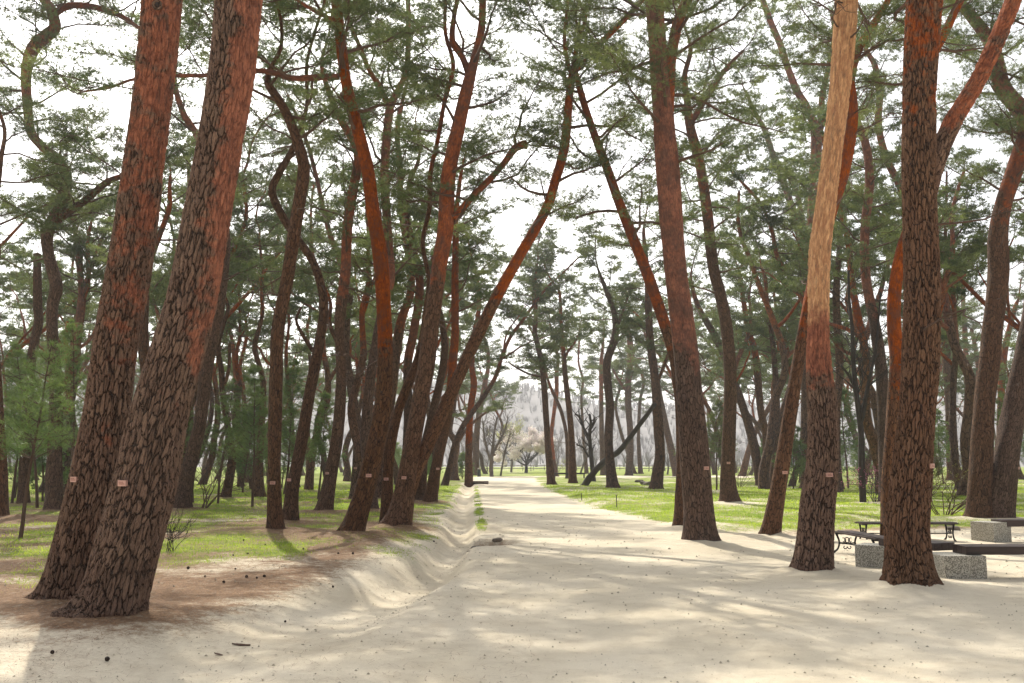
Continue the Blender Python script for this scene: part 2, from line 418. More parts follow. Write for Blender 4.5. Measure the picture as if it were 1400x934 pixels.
# ------------------------------------------------------------------ ground sheet
def build_ground():
    def axis(segs):
        out = []
        for a, b, s in segs: out.append(np.arange(a, b, s))
        return np.unique(np.round(np.concatenate(out + [[segs[-1][1]]]), 4))
    xs = axis([(-500, -60, 22), (-60, -20, 1.6), (-20, -9, .35), (-9, -5, .12), (-5, 1, .06), (1, 12, .14), (12, 24, .5), (24, 60, 1.6), (60, 500, 22)])
    ys = axis([(-80, -2, 6), (-2, 5.5, .5), (5.5, 30, .075), (30, 45, .16), (45, 70, .32), (70, 118, .7), (118, 200, 4), (200, 900, 35)])
    X, Y = np.meshgrid(xs, ys)
    Z = gz(X, Y)
    V = np.stack([X, Y, Z], -1).reshape(-1, 3)
    mo = mound(X, Y)
    Z = Z + .07 * mo * (1 + .6 * vnoise(X * 4, Y * 4))
    V = np.stack([X, Y, Z], -1).reshape(-1, 3)
    ga = (grass_mask(X, Y) * (1 - .75 * mo ** .7)).ravel(); li = np.clip(litter_mask(X, Y) + .7 * mo * (X < 2) + .25 * mo, 0, 1).ravel()
    nx, ny = len(xs), len(ys)
    i = (np.arange(ny - 1)[:, None] * nx + np.arange(nx - 1)[None, :]).ravel()
    F = np.stack([i, i + 1, i + nx + 1, i + nx], -1)
    cxm = V[F].mean(1)
    rm = road_mask(cxm[:, 0], cxm[:, 1])
    for name, sel in (('ground', ~rm), ('sand_road', rm)):
        f = F[sel]; u, inv = np.unique(f, return_inverse=True)
        o = make_mesh(name, V[u], [inv.reshape(-1, 4)], GROUND, attrs={'grass': ga[u], 'litter': li[u]})
        o['kind'] = 'structure'

def build_grass():
    N = 330000
    y = 9 / np.sqrt(1 - rng.random(N) * (1 - (9 / 75.) ** 2))   # denser near the path
    y = np.where(rng.random(N) < .5, 11 + 60 * rng.random(N) ** 1.4, y)
    x = (rng.random(N) * 2 - 1) * (y * .56 + 1)
    m = grass_mask(x, y)
    keep = rng.random(N) < np.clip(m * 1.3 - .25, 0, 1)
    x, y = x[keep], y[keep]; n = len(x)
    z = gz(x, y)
    s = np.clip(y / 16, .8, 3.2)
    h = (.022 + .045 * rng.random(n) ** 2) * (1 + .25 * (s - 1)); w = .006 * s
    a = rng.random(n) * 2 * PI
    base = np.stack([x, y, z - .005], -1); d = np.stack([np.cos(a), np.sin(a), 0 * a], -1) * w[:, None]
    tip = base + np.stack([rng.normal(0, .4, n) * h, rng.normal(0, .4, n) * h, h], -1)
    V = np.stack([base - d, base + d, tip], 1).reshape(-1, 3)
    o = make_mesh('grass', V, [np.arange(n * 3).reshape(-1, 3)], GRASS, smooth=False)
    o['kind'] = 'stuff'; tag(o, 'short bright green grass growing in patches between the pines', 'grass')
build_grass()

# ------------------------------------------------------------------ foliage
def needles(C, D, k, L, w, spread=.75):
    """C tuft centres, D tuft directions -> triangle vertices"""
    m = len(C)
    C = np.repeat(C, k, 0); D = np.repeat(D, k, 0); n = m * k
    d = norm(D * .7 + rng.normal(0, spread, (n, 3)) * np.array([1, 1, .8]))
    p = norm(np.cross(d, rng.normal(0, 1, (n, 3)))) * (w * .5 * (.7 + .6 * rng.random((n, 1))))
    ln = L * (.65 + .5 * rng.random((n, 1)))
    b = C + d * .008
    return np.stack([b - p, b + p, C + d * ln], 1).reshape(-1, 3)

class Crown:
    def __init__(s): s.wood = Wood(); s.C, s.D = [], []
    def tufts(s, C, D): s.C.append(C); s.D.append(D)
    def build(s, parent, loc, lod, wmat=None, nmat=None, name='crown'):
        V, F, mi = [], [], []; n = 0
        if s.wood.n:
            v, f, b, r = s.wood.arrays(); V.append(v); n = len(v); F += f; mi += [0] * len(f)
        if s.C:
            t = needles(np.vstack(s.C), np.vstack(s.D), lod['k'], lod['L'], lod['w'])
            V.append(t); F.append(np.arange(len(t)).reshape(-1, 3) + n); mi.append(1)
        if not V: return None
        return make_mesh(name, np.vstack(V) - np.asarray(loc), F, [wmat or TWIG, nmat or NEEDLE], parent, midx=mi)

def crooked(p, d, L, n, jit, lift=0.):
    P = [p]; d = d / np.linalg.norm(d)
    for i in range(n):
        d = norm(d + rng.normal(0, jit, 3) + np.array([0, 0, lift]))
        P.append(P[-1] + d * L / n)
    return np.array(P)

LODS = {'near': dict(k=14, L=.12, w=.0095, sp=.034, sides=5), 'mid': dict(k=12, L=.135, w=.014, sp=.042, sides=4), 'far': dict(k=9, L=.20, w=.032, sp=.075, sides=3)}

CULL = [True]
def off_frame(p):
    fwd = p[1] * CP + (p[2] - CAMZ) * SP
    if fwd < .5: return True
    up = -p[1] * SP + (p[2] - CAMZ) * CP
    py = CY - up / fwd * FPX; px = CX + p[0] / fwd * FPX
    m = 1.5 * FPX / fwd
    return py < -m or px < -m or px > 1400 + m

def foliage_branch(cr, p, d, L, r, lod, dens=1., sides=5):
    if CULL[0] and off_frame(p) and random.random() > .05: return
    n = 6
    P = crooked(p, d, L, n, .20, .05)
    R = np.linspace(r, .009, n + 1)
    cr.wood.tube(P, R, lod['sides'])
    ns = max(3, int(L / .155 * dens))
    sg = 1
    for q in range(ns):
        t = .28 + .72 * (q + rng.random()) / ns
        f = min(t * n, n - 1e-3); i = int(f)
        b = P[i] + (P[i + 1] - P[i]) * (f - i); bd = norm(P[i + 1] - P[i])
        sg = -sg
        az = math.atan2(bd[1], bd[0]) + sg * rng.uniform(.3, 1.25)
        sd = np.array([math.cos(az), math.sin(az), rng.uniform(-.05, .42)])
        sl = rng.uniform(.3, .85) * (1.15 - .45 * t)
        S = crooked(b, sd, sl, 4, .2, .06)
        cr.wood.tube(S, np.linspace(.010, .004, 5), 3, cap=False)
        m = max(4, int(sl / lod['sp'] * 1.25))
        tt = (.25 + .75 * np.sqrt(rng.random(m))) * 3.999
        ii = tt.astype(int)
        c = S[ii] + (S[ii + 1] - S[ii]) * (tt - ii)[:, None]
        sp_ = .10 + .02 * L
        c = c + rng.normal(0, 1, (m, 3)) * np.array([sp_, sp_, .035])
        dd = norm(norm(S[ii + 1] - S[ii]) * .7 + np.array([0, 0, .55]) + rng.normal(0, .3, (m, 3)))
        cr.tufts(c, dd)

def crown_on(cr, paths, zmin, H, lod, dens=1., reach=1.):
    """paths: list of (P, R)"""
    az = random.random() * 6
    for P, R in paths:
        seg = np.linalg.norm(np.diff(P, axis=0), axis=1); L = np.concatenate([[0], np.cumsum(seg)])
        s = 0.
        while s < L[-1]:
            i = min(np.searchsorted(L, s), len(P) - 1)
            p = P[i]
            step = rng.uniform(.25, .5) / dens
            s += step
            if p[2] < zmin + rng.uniform(-.6, .6): continue
            u = np.clip((p[2] - zmin) / max(H - zmin, .5), 0, 1)
            az += 2.4 + rng.normal(0, .35)
            el = rng.uniform(.0, .45) + .35 * u
            d = np.array([math.cos(az) * math.cos(el), math.sin(az) * math.cos(el), math.sin(el)])
            Lb = (.9 + 1.9 * math.sin(PI * (.22 + .68 * u))) * rng.uniform(.6, 1.15) * reach
            foliage_branch(cr, p, d, Lb, max(.016, min(.045, R[i] * .45)), lod, dens=1.)
        # leafy end
        d = norm(P[-1] - P[-2])
        if P[-1][2] > zmin:
            for q in range(3):
                foliage_branch(cr, P[-1], norm(d + rng.normal(0, .5, 3)), rng.uniform(.7, 1.3), .015, lod)

def bare_twigs(cr, P, R, n, z0, z1, lod):
    for q in range(n):
        c = np.where((P[:, 2] > z0) & (P[:, 2] < z1))[0]
        if not len(c): return
        i = int(rng.choice(c)); az = rng.uniform(0, 2 * PI)
        T = crooked(P[i], np.array([math.cos(az), math.sin(az), rng.uniform(-.25, .5)]), rng.uniform(.7, 2.4), 7, .32)
        cr.wood.tube(T, np.linspace(.017, .004, 8), lod['sides'], cap=False)
        for k in range(4):
            j = int(rng.integers(2, 6))
            cr.wood.tube(crooked(T[j], T[j + 1] - T[j] + rng.normal(0, .12, 3), rng.uniform(.3, .7), 4, .3), np.linspace(.008, .003, 5), 3, cap=False)

TREES = []      # (x, y) of every trunk, to keep others away
def trace_to_world(pts, Y0, lean, wander, r_scale=1.):
    out = []
    ph = random.random() * 50
    base_z = None
    for (px, py, w) in pts:
        p = at(px, py, Y0)
        z = max(p[2], 0)
        Y = Y0 + lean * z + wander * float(vnoise(z * .35 + ph, ph)) * min(1., z / 2.)
        p = at(px, py, Y)
        fwd = p[1] * CP + (p[2] - CAMZ) * SP
        out.append([p[0], p[1], p[2], w / FPX * fwd * .5 * r_scale])
    return np.array(out)

def add_plate(parent, root, P, R, px, py, Y):
    """small engraved tag nailed on the trunk"""
    z = at(px, py, Y)[2]
    i = int(np.argmin(np.abs(P[:, 2] - z)))
    c = P[i]; q = at(px, py, c[1])
    dx = np.clip(q[0] - c[0], -.8 * R[i], .8 * R[i])
    out_y = -math.sqrt(max(R[i] ** 2 - dx ** 2, 1e-4))
    ang = math.atan2(dx, -out_y)
    w, h, t = .043 * (1 + Y / 80), .026 * (1 + Y / 80), .004
    pos = np.array([c[0] + dx, c[1] + out_y, z]) + np.array([math.sin(ang), -math.cos(ang), 0]) * .022
    ux = np.array([math.cos(ang), math.sin(ang), 0]); un = np.array([math.sin(ang), -math.cos(ang), 0]); uz = np.array([0, 0, 1.])
    V, F, mi = [], [], []
    def box(cx, cz, ww, hh, d0, d1, m):
        n = len(V)
        for dd in (d0, d1):
            for sx, sz in ((-1, -1), (1, -1), (1, 1), (-1, 1)):
                V.append(pos + ux * (cx + sx * ww) + uz * (cz + sz * hh) + un * dd)
        for f in ((0, 1, 2, 3), (4, 7, 6, 5), (0, 4, 5, 1), (1, 5, 6, 2), (2, 6, 7, 3), (3, 7, 4, 0)):
            F.append([n + k for k in f]); mi.append(m)
    box(0, 0, w, h, -.03, t, 0)
    box(-w * .15, h * .35, w * .55, h * .12, t, t + .002, 1)
    box(w * .05, -h * .2, w * .65, h * .14, t, t + .002, 1)
    make_mesh('name_tag', np.array(V) - root, [np.array(F)], [PLATE, PLATE_INK], parent, midx=[np.array(mi)], smooth=False)

def red_fn(z0, z1, amt, side=None):
    def f(V, L):
        z = V[..., 2]
        r = sstep(z0, z1, z) * amt
        if side is not None:
            c = V.mean(1, keepdims=True)
            d = norm(V - c)
            s = d[..., 0] * side[0] + d[..., 1] * side[1]
            r = r + side[2] * s * sstep(z0 - 2.5, z0 + 1, z)
        return r
    return f

def pine(label, pts, limbs=(), Y=None, H=None, red=(4., 8., .8), side=None, zc=None, lean=None, wander=.25, tagpx=None, dens=1., group='pines traced along the road', crown=True, twigs=7, name='pine_tree', dead_top=False, rough=.05, reach=1., knot=None):
    Y0 = Y or depth_of(pts[0][1])
    lean = rng.normal(0, .03) if lean is None else lean
    near = Y0 < 16.5; mid = Y0 < 42
    lodn = 'near' if Y0 < 30 else ('mid' if Y0 < 55 else 'far')
    lod = LODS[lodn]
    W = trace_to_world(pts, Y0, lean, wander if mid else wander * 1.6)
    root = np.array([W[0, 0], W[0, 1], float(gz(W[0, 0], W[0, 1]))])
    W[0, 2] = root[2]
    far_set = group in (FR, FL)
    if far_set and zc is None: zc = rng.uniform(7.5, 9.5); reach = 1.2; dens *= 1.25
    if zc is None and Y0 < 28: zc = rng.uniform(8.8, 10.); H = H or rng.uniform(16, 18)
    H = H or (rng.uniform(16.5, 20) if far_set else rng.uniform(12.5, 15.5))
    if not dead_top:
        d = norm(W[-1, :3] - W[-2, :3]); top = W[-1].copy()
        H = max(H, top[2] + 1.8)
        ext = []
        while top[2] < H and len(ext) < 14:
            d = norm(d * .75 + np.array([rng.normal(0, .28), rng.normal(0, .28), .55]))
            nt_ = top.copy(); nt_[:3] += d * .9
            fr = np.clip((H - nt_[2]) / 6., 0, 1)
            nt_[3] = max(.03, W[-1, 3] * (.35 + .65 * fr))
            ext.append(nt_); top = nt_
        if ext: W = np.vstack([W, ext])
    below = W[0].copy(); below[:3] -= norm(W[1, :3] - W[0, :3]) * .35; below[2] = root[2] - .35
    W = np.vstack([below, W])
    step = .022 if near else (.10 if mid else .3)
    S = catmull(W, step)
    P, R = S[:, :3], np.maximum(S[:, 3], .008)
    k = 150 if near else (22 if mid else 9)
    if near and Y0 > 13: k = 130
    e = empty(name, root, label, 'tree', group)
    ph = [random.random() * 6 for _ in range(3)]
    def flare(L, th):
        z = np.maximum(L - .30, 0)[:, None]
        lob = .55 + .45 * np.cos(5 * th + ph[0])[None, :] * .6 + .45 * np.cos(3 * th + ph[1])[None, :] * .5
        return 1 + .26 * np.exp(-z / .11) * lob * 1.9 + .12 * np.exp(-z / .3) + .04 * np.exp(-z / .8) * np.cos(7 * th + ph[2])[None, :]
    rf = red_fn(red[0], red[1], red[2], side)
    w = Wood(); w.tube(P, R, k, rf, flare, rough=rough if near else rough + .02)
    tr = w.build('trunk', BARK_NEAR if near else (BARK_MID if mid else BARK_FAR), e, root)
    paths = [(P, R)]
    for lp in limbs:
        q0 = at(lp[0][0], lp[0][1], Y0)
        i = int(np.argmin(np.abs(P[:, 2] - q0[2])))
        yl = P[i, 1]
        drift = rng.normal(0, .12)
        LW = []
        acc = 0; prev = None
        for (px, py, ww) in lp:
            p = at(px, py, yl + drift * acc)
            if prev is not None: acc += np.linalg.norm((p - prev)[[0, 2]])
            prev = p
            p = at(px, py, yl + drift * acc)
            fwd = p[1] * CP + (p[2] - CAMZ) * SP
            LW.append([p[0], p[1], p[2], ww / FPX * fwd * .5])
        LS = catmull(np.array(LW), step * 1.2)
        lw = Wood(); lw.tube(LS[:, :3], np.maximum(LS[:, 3], .006), max(7, k // 2 if not near else 60), lambda V, L: rf(V, L) + .15, rough=rough)
        lw.build('limb', BARK_NEAR if near else (BARK_MID if mid else BARK_FAR), e, root)
        paths.append((LS[:, :3], LS[:, 3]))
    cr = Crown()
    zc = zc if zc is not None else rng.uniform(6.2, 8.)
    if crown: crown_on(cr, [(p[::max(1, int(.1 / step))], r[::max(1, int(.1 / step))]) for p, r in paths], zc, H, lod, dens * ((.80 if group == GL else 1.02) if lodn != 'far' else .8), reach)
    if twigs: bare_twigs(cr, P, R, twigs, 3.2, zc + 2, lod)
    cr.build(e, root, lod)
    if tagpx: add_plate(e, root, P, R, tagpx[0], tagpx[1], Y0)
    if knot:
        i = int(np.argmin(np.abs(P[:, 2] - at(knot[0], knot[1], Y0)[2]))); c = P[i]; q = at(knot[0], knot[1], c[1])
        dx = np.clip(q[0] - c[0], -.6 * R[i], .6 * R[i]); oy = -math.sqrt(R[i] ** 2 - dx ** 2)
        nrm = norm(np.array([dx, oy, 0.])); u = np.array([-nrm[1], nrm[0], 0]); pos = c + nrm * (R[i] + .012); pos[2] = q[2]
        t = np.linspace(0, 2 * PI, 22); w = Wood()
        w.tube(pos + np.outer(np.cos(t), u) * .042 + np.outer(np.sin(t), [0, 0, .05]), np.full(22, .017), 8, .4, cap=False)
        w.build('knot_rim', BARK_MID, e, root)
        w = Wood(); w.tube(np.array([pos - nrm * .05, pos - nrm * .02, pos + nrm * .002]), np.array([.04, .04, .038]), 16); w.build('knot_shade', TWIG_DARK, e, root)  # solid dark disc inside the rim, coloured as the shade of a hollow
    TREES.append((root[0], root[1]))
    return e
# ------------------------------------------------------------------ the pines, surveyed one by one (pixel of the photograph, width in pixels)
GL, GR = 'pines in the grove left of the sand road', 'pines in the grove right of the sand road'
FL, FR = 'far pines beyond the left grove', 'far pines beyond the right lawn'
E0 = (1.0, -.25, .42)
pine('nearest huge leaning pine at left, plated bark with orange flakes on its right side', [(146,850,92),(158,805,84),(168,767,84),(196,667,80),(218,567,73),(246,467,68),(264,400,64),(282,300,60),(300,200,57),(318,100,60),(328,0,60),(338,-90,58)], red=(2.9,6.6,.22), side=(.93,-.36,.62), zc=9, H=14, tagpx=(183,660), lean=.0, wander=.0, twigs=0, group=GL, dens=.8)
pine('huge reddish brown leaning pine with high knot hole, behind the nearest left trunk', [(98,828,76),(108,767,72),(129,667,67),(146,567,58),(159,467,55),(171,400,56),(186,300,53),(200,200,51),(212,100,51),(222,0,51),(230,-70,50)], red=(.3,6.,.46), side=(.5,-.7,.2), zc=9.5, H=14.5, tagpx=(115,655), knot=(224,19), lean=.0, wander=.0, twigs=0, group=GL, dens=.8)
pine('dark twisting S-curved pine left of the two huge leaning trunks', [(73,700,25),(75,613,19),(77,532,17),(72,468,15),(72,420,15),(77,390,17),(66,345,15),(66,315,16),(82,285,17),(90,245,16),(80,220,14),(57,200,12),(42,180,12),(38,150,12),(36,100,14),(46,66,17),(62,50,17),(75,37,16),(70,15,14),(57,-8,11)], [[(72,312,12),(82,298,12),(115,275,10),(145,250,9),(168,240,7),(200,225,5)],[(73,20,10),(95,8,9),(130,10,8),(165,22,7),(188,37,5),(215,55,3)]], zc=8., dens=1.25, red=(9,14,.6), group=GL, twigs=6)
pine('dark broken-topped pine stub left of the S-curved pine', [(32,690,16),(33,642,14),(38,560,13),(42,500,13),(47,468,12),(53,439,12),(52,420,12),(51,380,11),(51,347,10)], dead_top=True, crown=False, red=(20,30,0), group=GL, twigs=9)
pine('dark pine cut by the left edge of the picture', [(4,710,16),(2,620,13),(-2,540,11),(-6,470,11),(-8,380,10)], red=(9,13,.5), group=GL)
pine('pale orange forked pine in the haze between S-curved pine and huge leaning trunk', [(84,677,20),(90,600,17),(96,516,15),(104,470,14),(110,430,12),(112,400,10),(108,360,8),(100,300,5),(94,260,4)], [[(111,415,8),(121,380,7),(120,330,5),(128,290,3)],[(97,505,7),(90,470,6),(92,440,4)]], red=(3.,5.,1.1), group=FL)
pine('grey pine showing in the gap between the two huge leaning trunks', [(225,690,20),(212,600,18),(202,520,16),(196,470,15),(197,425,12),(203,365,10),(217,325,8),(231,285,7),(232,255,5)], red=(8,12,.7), group=GL)
pine('dark leaning pine close behind the right side of the nearest huge trunk', [(246,697,28),(258,640,20),(274,574,17),(283,500,17),(296,440,16),(306,370,14),(308,320,13),(298,250,12),(272,190,10),(252,158,9),(240,122,7),(236,90,6)], red=(9,13,.6), group=GL)
pine('grey straight pine with curved upper trunk, left one of a close pair on the grass', [(377,735,23),(375,680,19),(375,617,18),(377,517,18),(380,450,17),(393,380,17),(405,300,17),(415,240,17),(412,212,16),(396,165,13),(380,135,12),(366,113,10),(372,90,7),(385,60,5)], red=(9,13,.5), tagpx=(375,660), group=GL)
pine('dark leaning crooked pine, right one of a close pair on the grass', [(396,722,22),(400,667,17),(413,600,16),(423,540,15),(432,494,15),(441,440,13),(442,405,12),(428,358,11),(403,322,11),(386,296,11),(372,262,11),(382,236,10),(398,208,9),(412,175,7),(420,140,5)], [[(428,480,6),(412,455,5),(405,437,4),(412,420,3)]], red=(9,13,.6), tagpx=(397,656), group=GL)
pine('bent brown pine right of the close pair, its base flared on bare earth', [(443,700,24),(453,645,17),(462,587,16),(467,516,14),(464,452,14),(466,420,15),(472,375,14),(475,310,14),(483,260,13),(490,215,12),(480,188,11),(461,155,9),(447,118,7),(440,85,5)], [[(461,468,6),(450,440,6),(452,415,5),(440,385,4)]], red=(5,9,.8), tagpx=(449,647), group=GL)
pine('slender dark pine with forward bend behind the orange-barked leaning pine', [(485,683,16),(488,640,14),(489,588,13),(482,540,13),(474,490,12),(473,440,11),(478,400,10),(466,362,8),(448,310,7),(432,240,6),(420,195,5),(402,150,4)], red=(7,11,.7), tagpx=(487,640), group=GL)
pine('orange-barked leaning pine nearest the ditch, with a long level branch to the left', [(480,742,32),(498,675,28),(515,604,26),(525,540,24),(527,476,21),(525,420,20),(520,350,20),(508,275,18),(501,225,17),(487,170,16),(473,110,15),(465,50,15),(460,-8,14)], [[(463,105,9),(430,106,9),(400,107,8),(375,100,8),(350,97,7),(285,103,6),(240,104,5),(185,108,4),(150,120,3.5),(115,125,3)],[(461,30,7),(440,20,6),(425,12,5),(400,-4,4)]], red=(2.2,5.6,.9), zc=8.2, tagpx=(506,650), group=GL, lean=0)
pine('dark fork-topped pine behind the orange-barked leaning pine', [(509,700,17),(503,640,15),(500,598,14),(505,530,14),(514,470,13),(526,410,13),(534,380,12),(531,330,12),(526,250,12),(528,200,12),(533,148,11),(545,122,9),(556,95,8),(558,50,7),(557,-5,6)], [[(533,150,8),(520,120,8),(506,98,7),(492,65,6),(482,40,6),(470,10,5)]], red=(5,8,.85), group=GL)
pine('dark trunk standing in shade between the two largest pines beside the ditch', [(519,682,20),(522,630,16),(528,580,15),(536,530,14),(542,480,14),(548,440,13),(562,395,11),(558,345,10),(549,290,9),(546,220,8),(543,180,7),(552,130,5)], red=(5.5,9,.8), group=GL)
pine('red wavy upper trunk behind the big dark pine by the ditch', [(552,684,14),(556,620,13),(558,560,12),(557,500,12),(566,450,12),(573,405,12),(572,370,11),(560,320,10),(556,290,9),(560,250,7),(572,220,5)], red=(4.5,7.5,1.0), group=GL)
pine('pale grey thin pine pressed against the left side of the big forked pine', [(529,722,20),(530,660,15),(534,610,14),(545,560,13),(558,525,13),(570,495,12),(578,460,10),(583,420,8),(586,380,6)], red=(7,10,.6), tagpx=(529,655), group=GL)
pine('big forked pine beside the ditch, one long stem sweeping over the road', [(543,727,38),(550,690,31),(557,650,27),(565,600,24),(574,550,23),(583,500,24),(590,443,23),(600,370,22),(609,310,22),(613,240,20),(626,175,18),(640,115,17),(650,75,11),(658,40,10),(661,-8,9)], [[(552,690,24),(568,645,20),(584,611,19),(600,576,18),(613,547,18),(629,511,17),(649,467,17),(680,405,16),(710,350,15),(745,290,14),(760,245,13),(772,200,13),(777,150,11),(782,105,11),(800,78,9),(830,50,8),(866,14,7),(885,-8,6)],[(642,105,10),(632,78,9),(619,58,9),(620,28,7),(627,-8,6)],[(620,299,9),(645,270,9),(670,245,9),(690,222,9),(705,202,11),(720,197,12)],[(782,103,6),(776,85,6),(772,50,5),(777,-5,4)]], red=(4.2,7.5,.8), zc=7.3, H=15, tagpx=(554,653), group=GL, lean=0, twigs=4)
pine('straight orange-stemmed pine behind the sweeping stem of the forked pine', [(588,688,20),(596,640,15),(608,588,14),(616,540,13),(619,492,12),(622,460,11),(622,400,10),(623,340,9),(624,290,7),(630,240,5)], red=(2.5,5.5,.95), tagpx=(599,641), group=GL)
pine('dark pine just left of the straight orange-stemmed pine', [(574,686,18),(577,640,14),(583,600,12),(593,560,12),(601,525,11),(608,480,10),(604,440,8),(595,400,7),(592,350,5)], red=(7,11,.7), group=GL)
pine('slim orange pine standing by the stone drain at the left edge of the road', [(641,662,12),(641,600,9.5),(644,555,9),(648,527,9),(645,500,8),(647,465,8),(655,420,6),(652,380,5)], red=(1.5,4.5,.95), group=FL)
pine('pale leaning pine directly behind the slim orange pine by the drain', [(650,650,10),(652,590,8),(657,555,8),(663,525,7),(668,490,5),(660,455,4)], red=(7,11,.5), group=FL)
pine('low stout dark pine with wide branches left of the slim orange pine', [(620,657,15),(620,630,12),(623,605,11),(615,590,8),(620,560,6),(624,530,5)], [[(623,608,6),(636,590,5),(650,575,4),(670,560,3)]], red=(12,16,.4), zc=5, group=FL)
pine('curved dark pine alone in the sunlit grass behind the young pines', [(308,682,14),(317,630,11),(312,590,9),(305,540,8),(303,510,8),(298,475,7),(305,445,6),(312,420,5)], [[(306,528,5),(313,505,5),(314,470,4)]], red=(7,11,.7), group=FL)
pine('pine with a bent-back top rising above the middle of the young pine clump', [(355,680,16),(354,640,12),(358,580,9),(360,530,8),(356,505,7),(348,475,7),(354,450,6),(359,425,5),(357,395,4)], red=(7,10,.9), group=FL)
pine('short-looking pine trunk seen low between the close pair and the bent brown pine', [(423,659,9),(421,600,7),(420,560,6),(424,500,5),(420,450,4)], red=(8,12,.7), group=FL)
pine('thin orange pine right of the curved dark pine in the hazy wood', [(329,666,9),(328,610,7),(325,545,6),(320,490,6),(318,470,5),(312,440,4)], red=(3,6,1.), group=FL)
pine('thin snaking pine left of the bent-back pine in the hazy wood', [(340,660,9),(336,600,7),(333,535,6),(328,505,5),(333,480,5),(338,455,4),(335,430,3)], red=(5,9,.8), group=FL)
pine('slim pine seen just right of the grey straight pine of the pair', [(405,666,9),(400,600,7),(396,540,6),(391,490,5),(394,455,4)], red=(6,10,.8), group=FL)

pine('tall dark pine nearest the right edge of the road with a side branch over it', [(754,663,12.5),(750,620,9.5),(747,575,8.5),(744,530,8.5),(741,500,8),(736,475,7.5),(731,455,7),(733,430,6),(730,400,5),(733,370,4)], [[(739,515,3.5),(725,512,3),(710,505,3),(697,497,2)]], red=(9,12,.5), group=FR)
pine('thin twisted bright orange pine beside the tall dark roadside pine', [(760,652,8),(755,615,6),(754,590,5.5),(758,560,5.5),(761,535,6),(761,510,6),(763,490,4),(757,465,3),(752,445,2.5)], red=(1.,3.,1.2), group=FR)
pine('pinkish brown straight pine, second large trunk right of the road end', [(783,661,12),(782,607,9.5),(779,568,8.5),(774,525,7.5),(771,491,6.5),(769,466,6),(767,440,5),(765,400,4)], [[(772,490,4),(777,480,3.5),(785,470,3),(792,455,2.5)]], red=(7,11,.7), group=FR)
pine('thin pine leaning left behind the pinkish brown straight pine', [(776,655,6),(775,600,5),(768,565,5),(760,545,5),(753,530,4),(745,505,3)], red=(6,10,.7), group=FR)
pine('very thin wavy pine against the white sky right of the pinkish pine', [(802,648,6),(799,610,5),(796,570,4),(795,540,3.5),(797,520,3.5),(791,495,3),(792,465,3),(793,445,2)], red=(9,13,.6), group=FR)
pine('pale pinkish upright pine left of the dark S-shaped trunk', [(825,650,9),(823,600,7),(822,545,6),(822,500,6),(824,475,4),(826,450,3)], red=(7,11,.8), group=FR)
pine('black S-shaped pine with the fallen dark log leaning across its foot', [(838,668,18),(834,630,13),(832,594,12),(834,555,12),(831,525,11),(830,495,11),(838,470,11),(842,450,10),(839,425,8),(829,397,7),(822,380,5)], [[(841,455,4),(850,430,4),(857,410,3),(862,390,2)]], red=(14,18,.4), group=GR, twigs=9)
pine('grey brown upright pine behind the leaning log', [(860,651,11),(862,600,9),(859,555,9),(859,525,9),(862,490,9),(861,465,8),(856,440,5),(850,415,4)], [[(857,535,4),(846,520,3.5),(838,505,3)]], red=(8,12,.7), group=FR)
pine('pale crooked pine leaning left between black S-shaped pine and grey brown pine', [(868,648,6),(858,618,5),(850,595,5),(843,565,4),(842,550,4),(847,533,4),(848,522,3)], red=(10,14,.6), group=FR)
pine('thin crooked pine with a sharp elbow right of the grey brown upright pine', [(876,648,7),(873,600,5),(875,550,4.5),(880,525,4.5),(876,508,4),(868,495,3.5),(864,470,3)], red=(10,14,.7), group=FR)
pine('tall dark pine on the lawn on which the leaning log rests', [(897,670,19),(902,625,14),(901,590,14),(898,550,13),(895,512,12),(890,475,11),(887,432,10),(886,395,9),(884,360,7),(880,320,5)], [[(899,522,5),(908,500,5),(914,482,4),(922,455,3)]], red=(8,13,.5), group=GR, twigs=9)
pine('dark pine leaning left behind the lawn pine that holds the log', [(926,652,12),(918,615,10),(911,585,9),(905,555,8),(898,520,7)], red=(9,13,.6), group=FR)
pine('small forked pine seen in the gap left of the large roadside pair', [(932,648,7),(929,600,5),(927,550,5),(924,515,4),(920,495,3)], [[(926,545,3),(915,537,2.5),(905,530,2)]], red=(9,13,.7), group=FR)
pine('large upright red-brown pine on the sand right of the road, the nearer of a pair', [(958,742,48),(955,690,41),(951,635,40),(945,570,38),(940,510,35),(932,440,32),(924,375,30),(918,300,31),(912,220,31),(906,150,29),(900,70,25),(896,-8,24)], [[(914,160,14),(916,115,14),(918,75,15),(927,30,15),(943,-8,14)]], red=(2.,5.5,.9), side=(.8,-.3,.15), tagpx=(962,640), group=GR, lean=0, zc=8.2)
pine('long curved pine leaning left over the road from behind the large red-brown pine', [(934,722,24),(935,660,22),(935,600,21),(932,540,20),(924,490,18),(908,440,16),(889,385,15),(869,335,14),(846,275,13),(826,220,12),(806,165,10),(793,122,9),(786,90,7),(790,55,6),(800,25,5)], red=(3.,6.5,.9), zc=7.0, H=14, group=GR, twigs=9)
pine('dark upright pine on the grass with spreading base and forked top', [(997,692,27),(995,640,20),(998,565,18),(998,500,17),(992,440,16),(984,400,16),(975,365,15),(968,300,15),(958,230,14),(944,175,13),(940,140,10),(936,105,8),(944,70,6)], [[(943,170,9),(958,146,8),(975,120,7),(992,95,6),(1015,70,4)]], red=(7,12,.55), tagpx=(994,633), group=GR, twigs=9)
pine('dark pine leaning left behind the upright pine with spreading base', [(1040,664,13),(1030,606,13),(1014,550,11),(1003,520,10),(990,485,10),(978,460,10),(966,440,9),(953,415,7),(945,385,5)], red=(9,13,.5), group=GR, twigs=9)
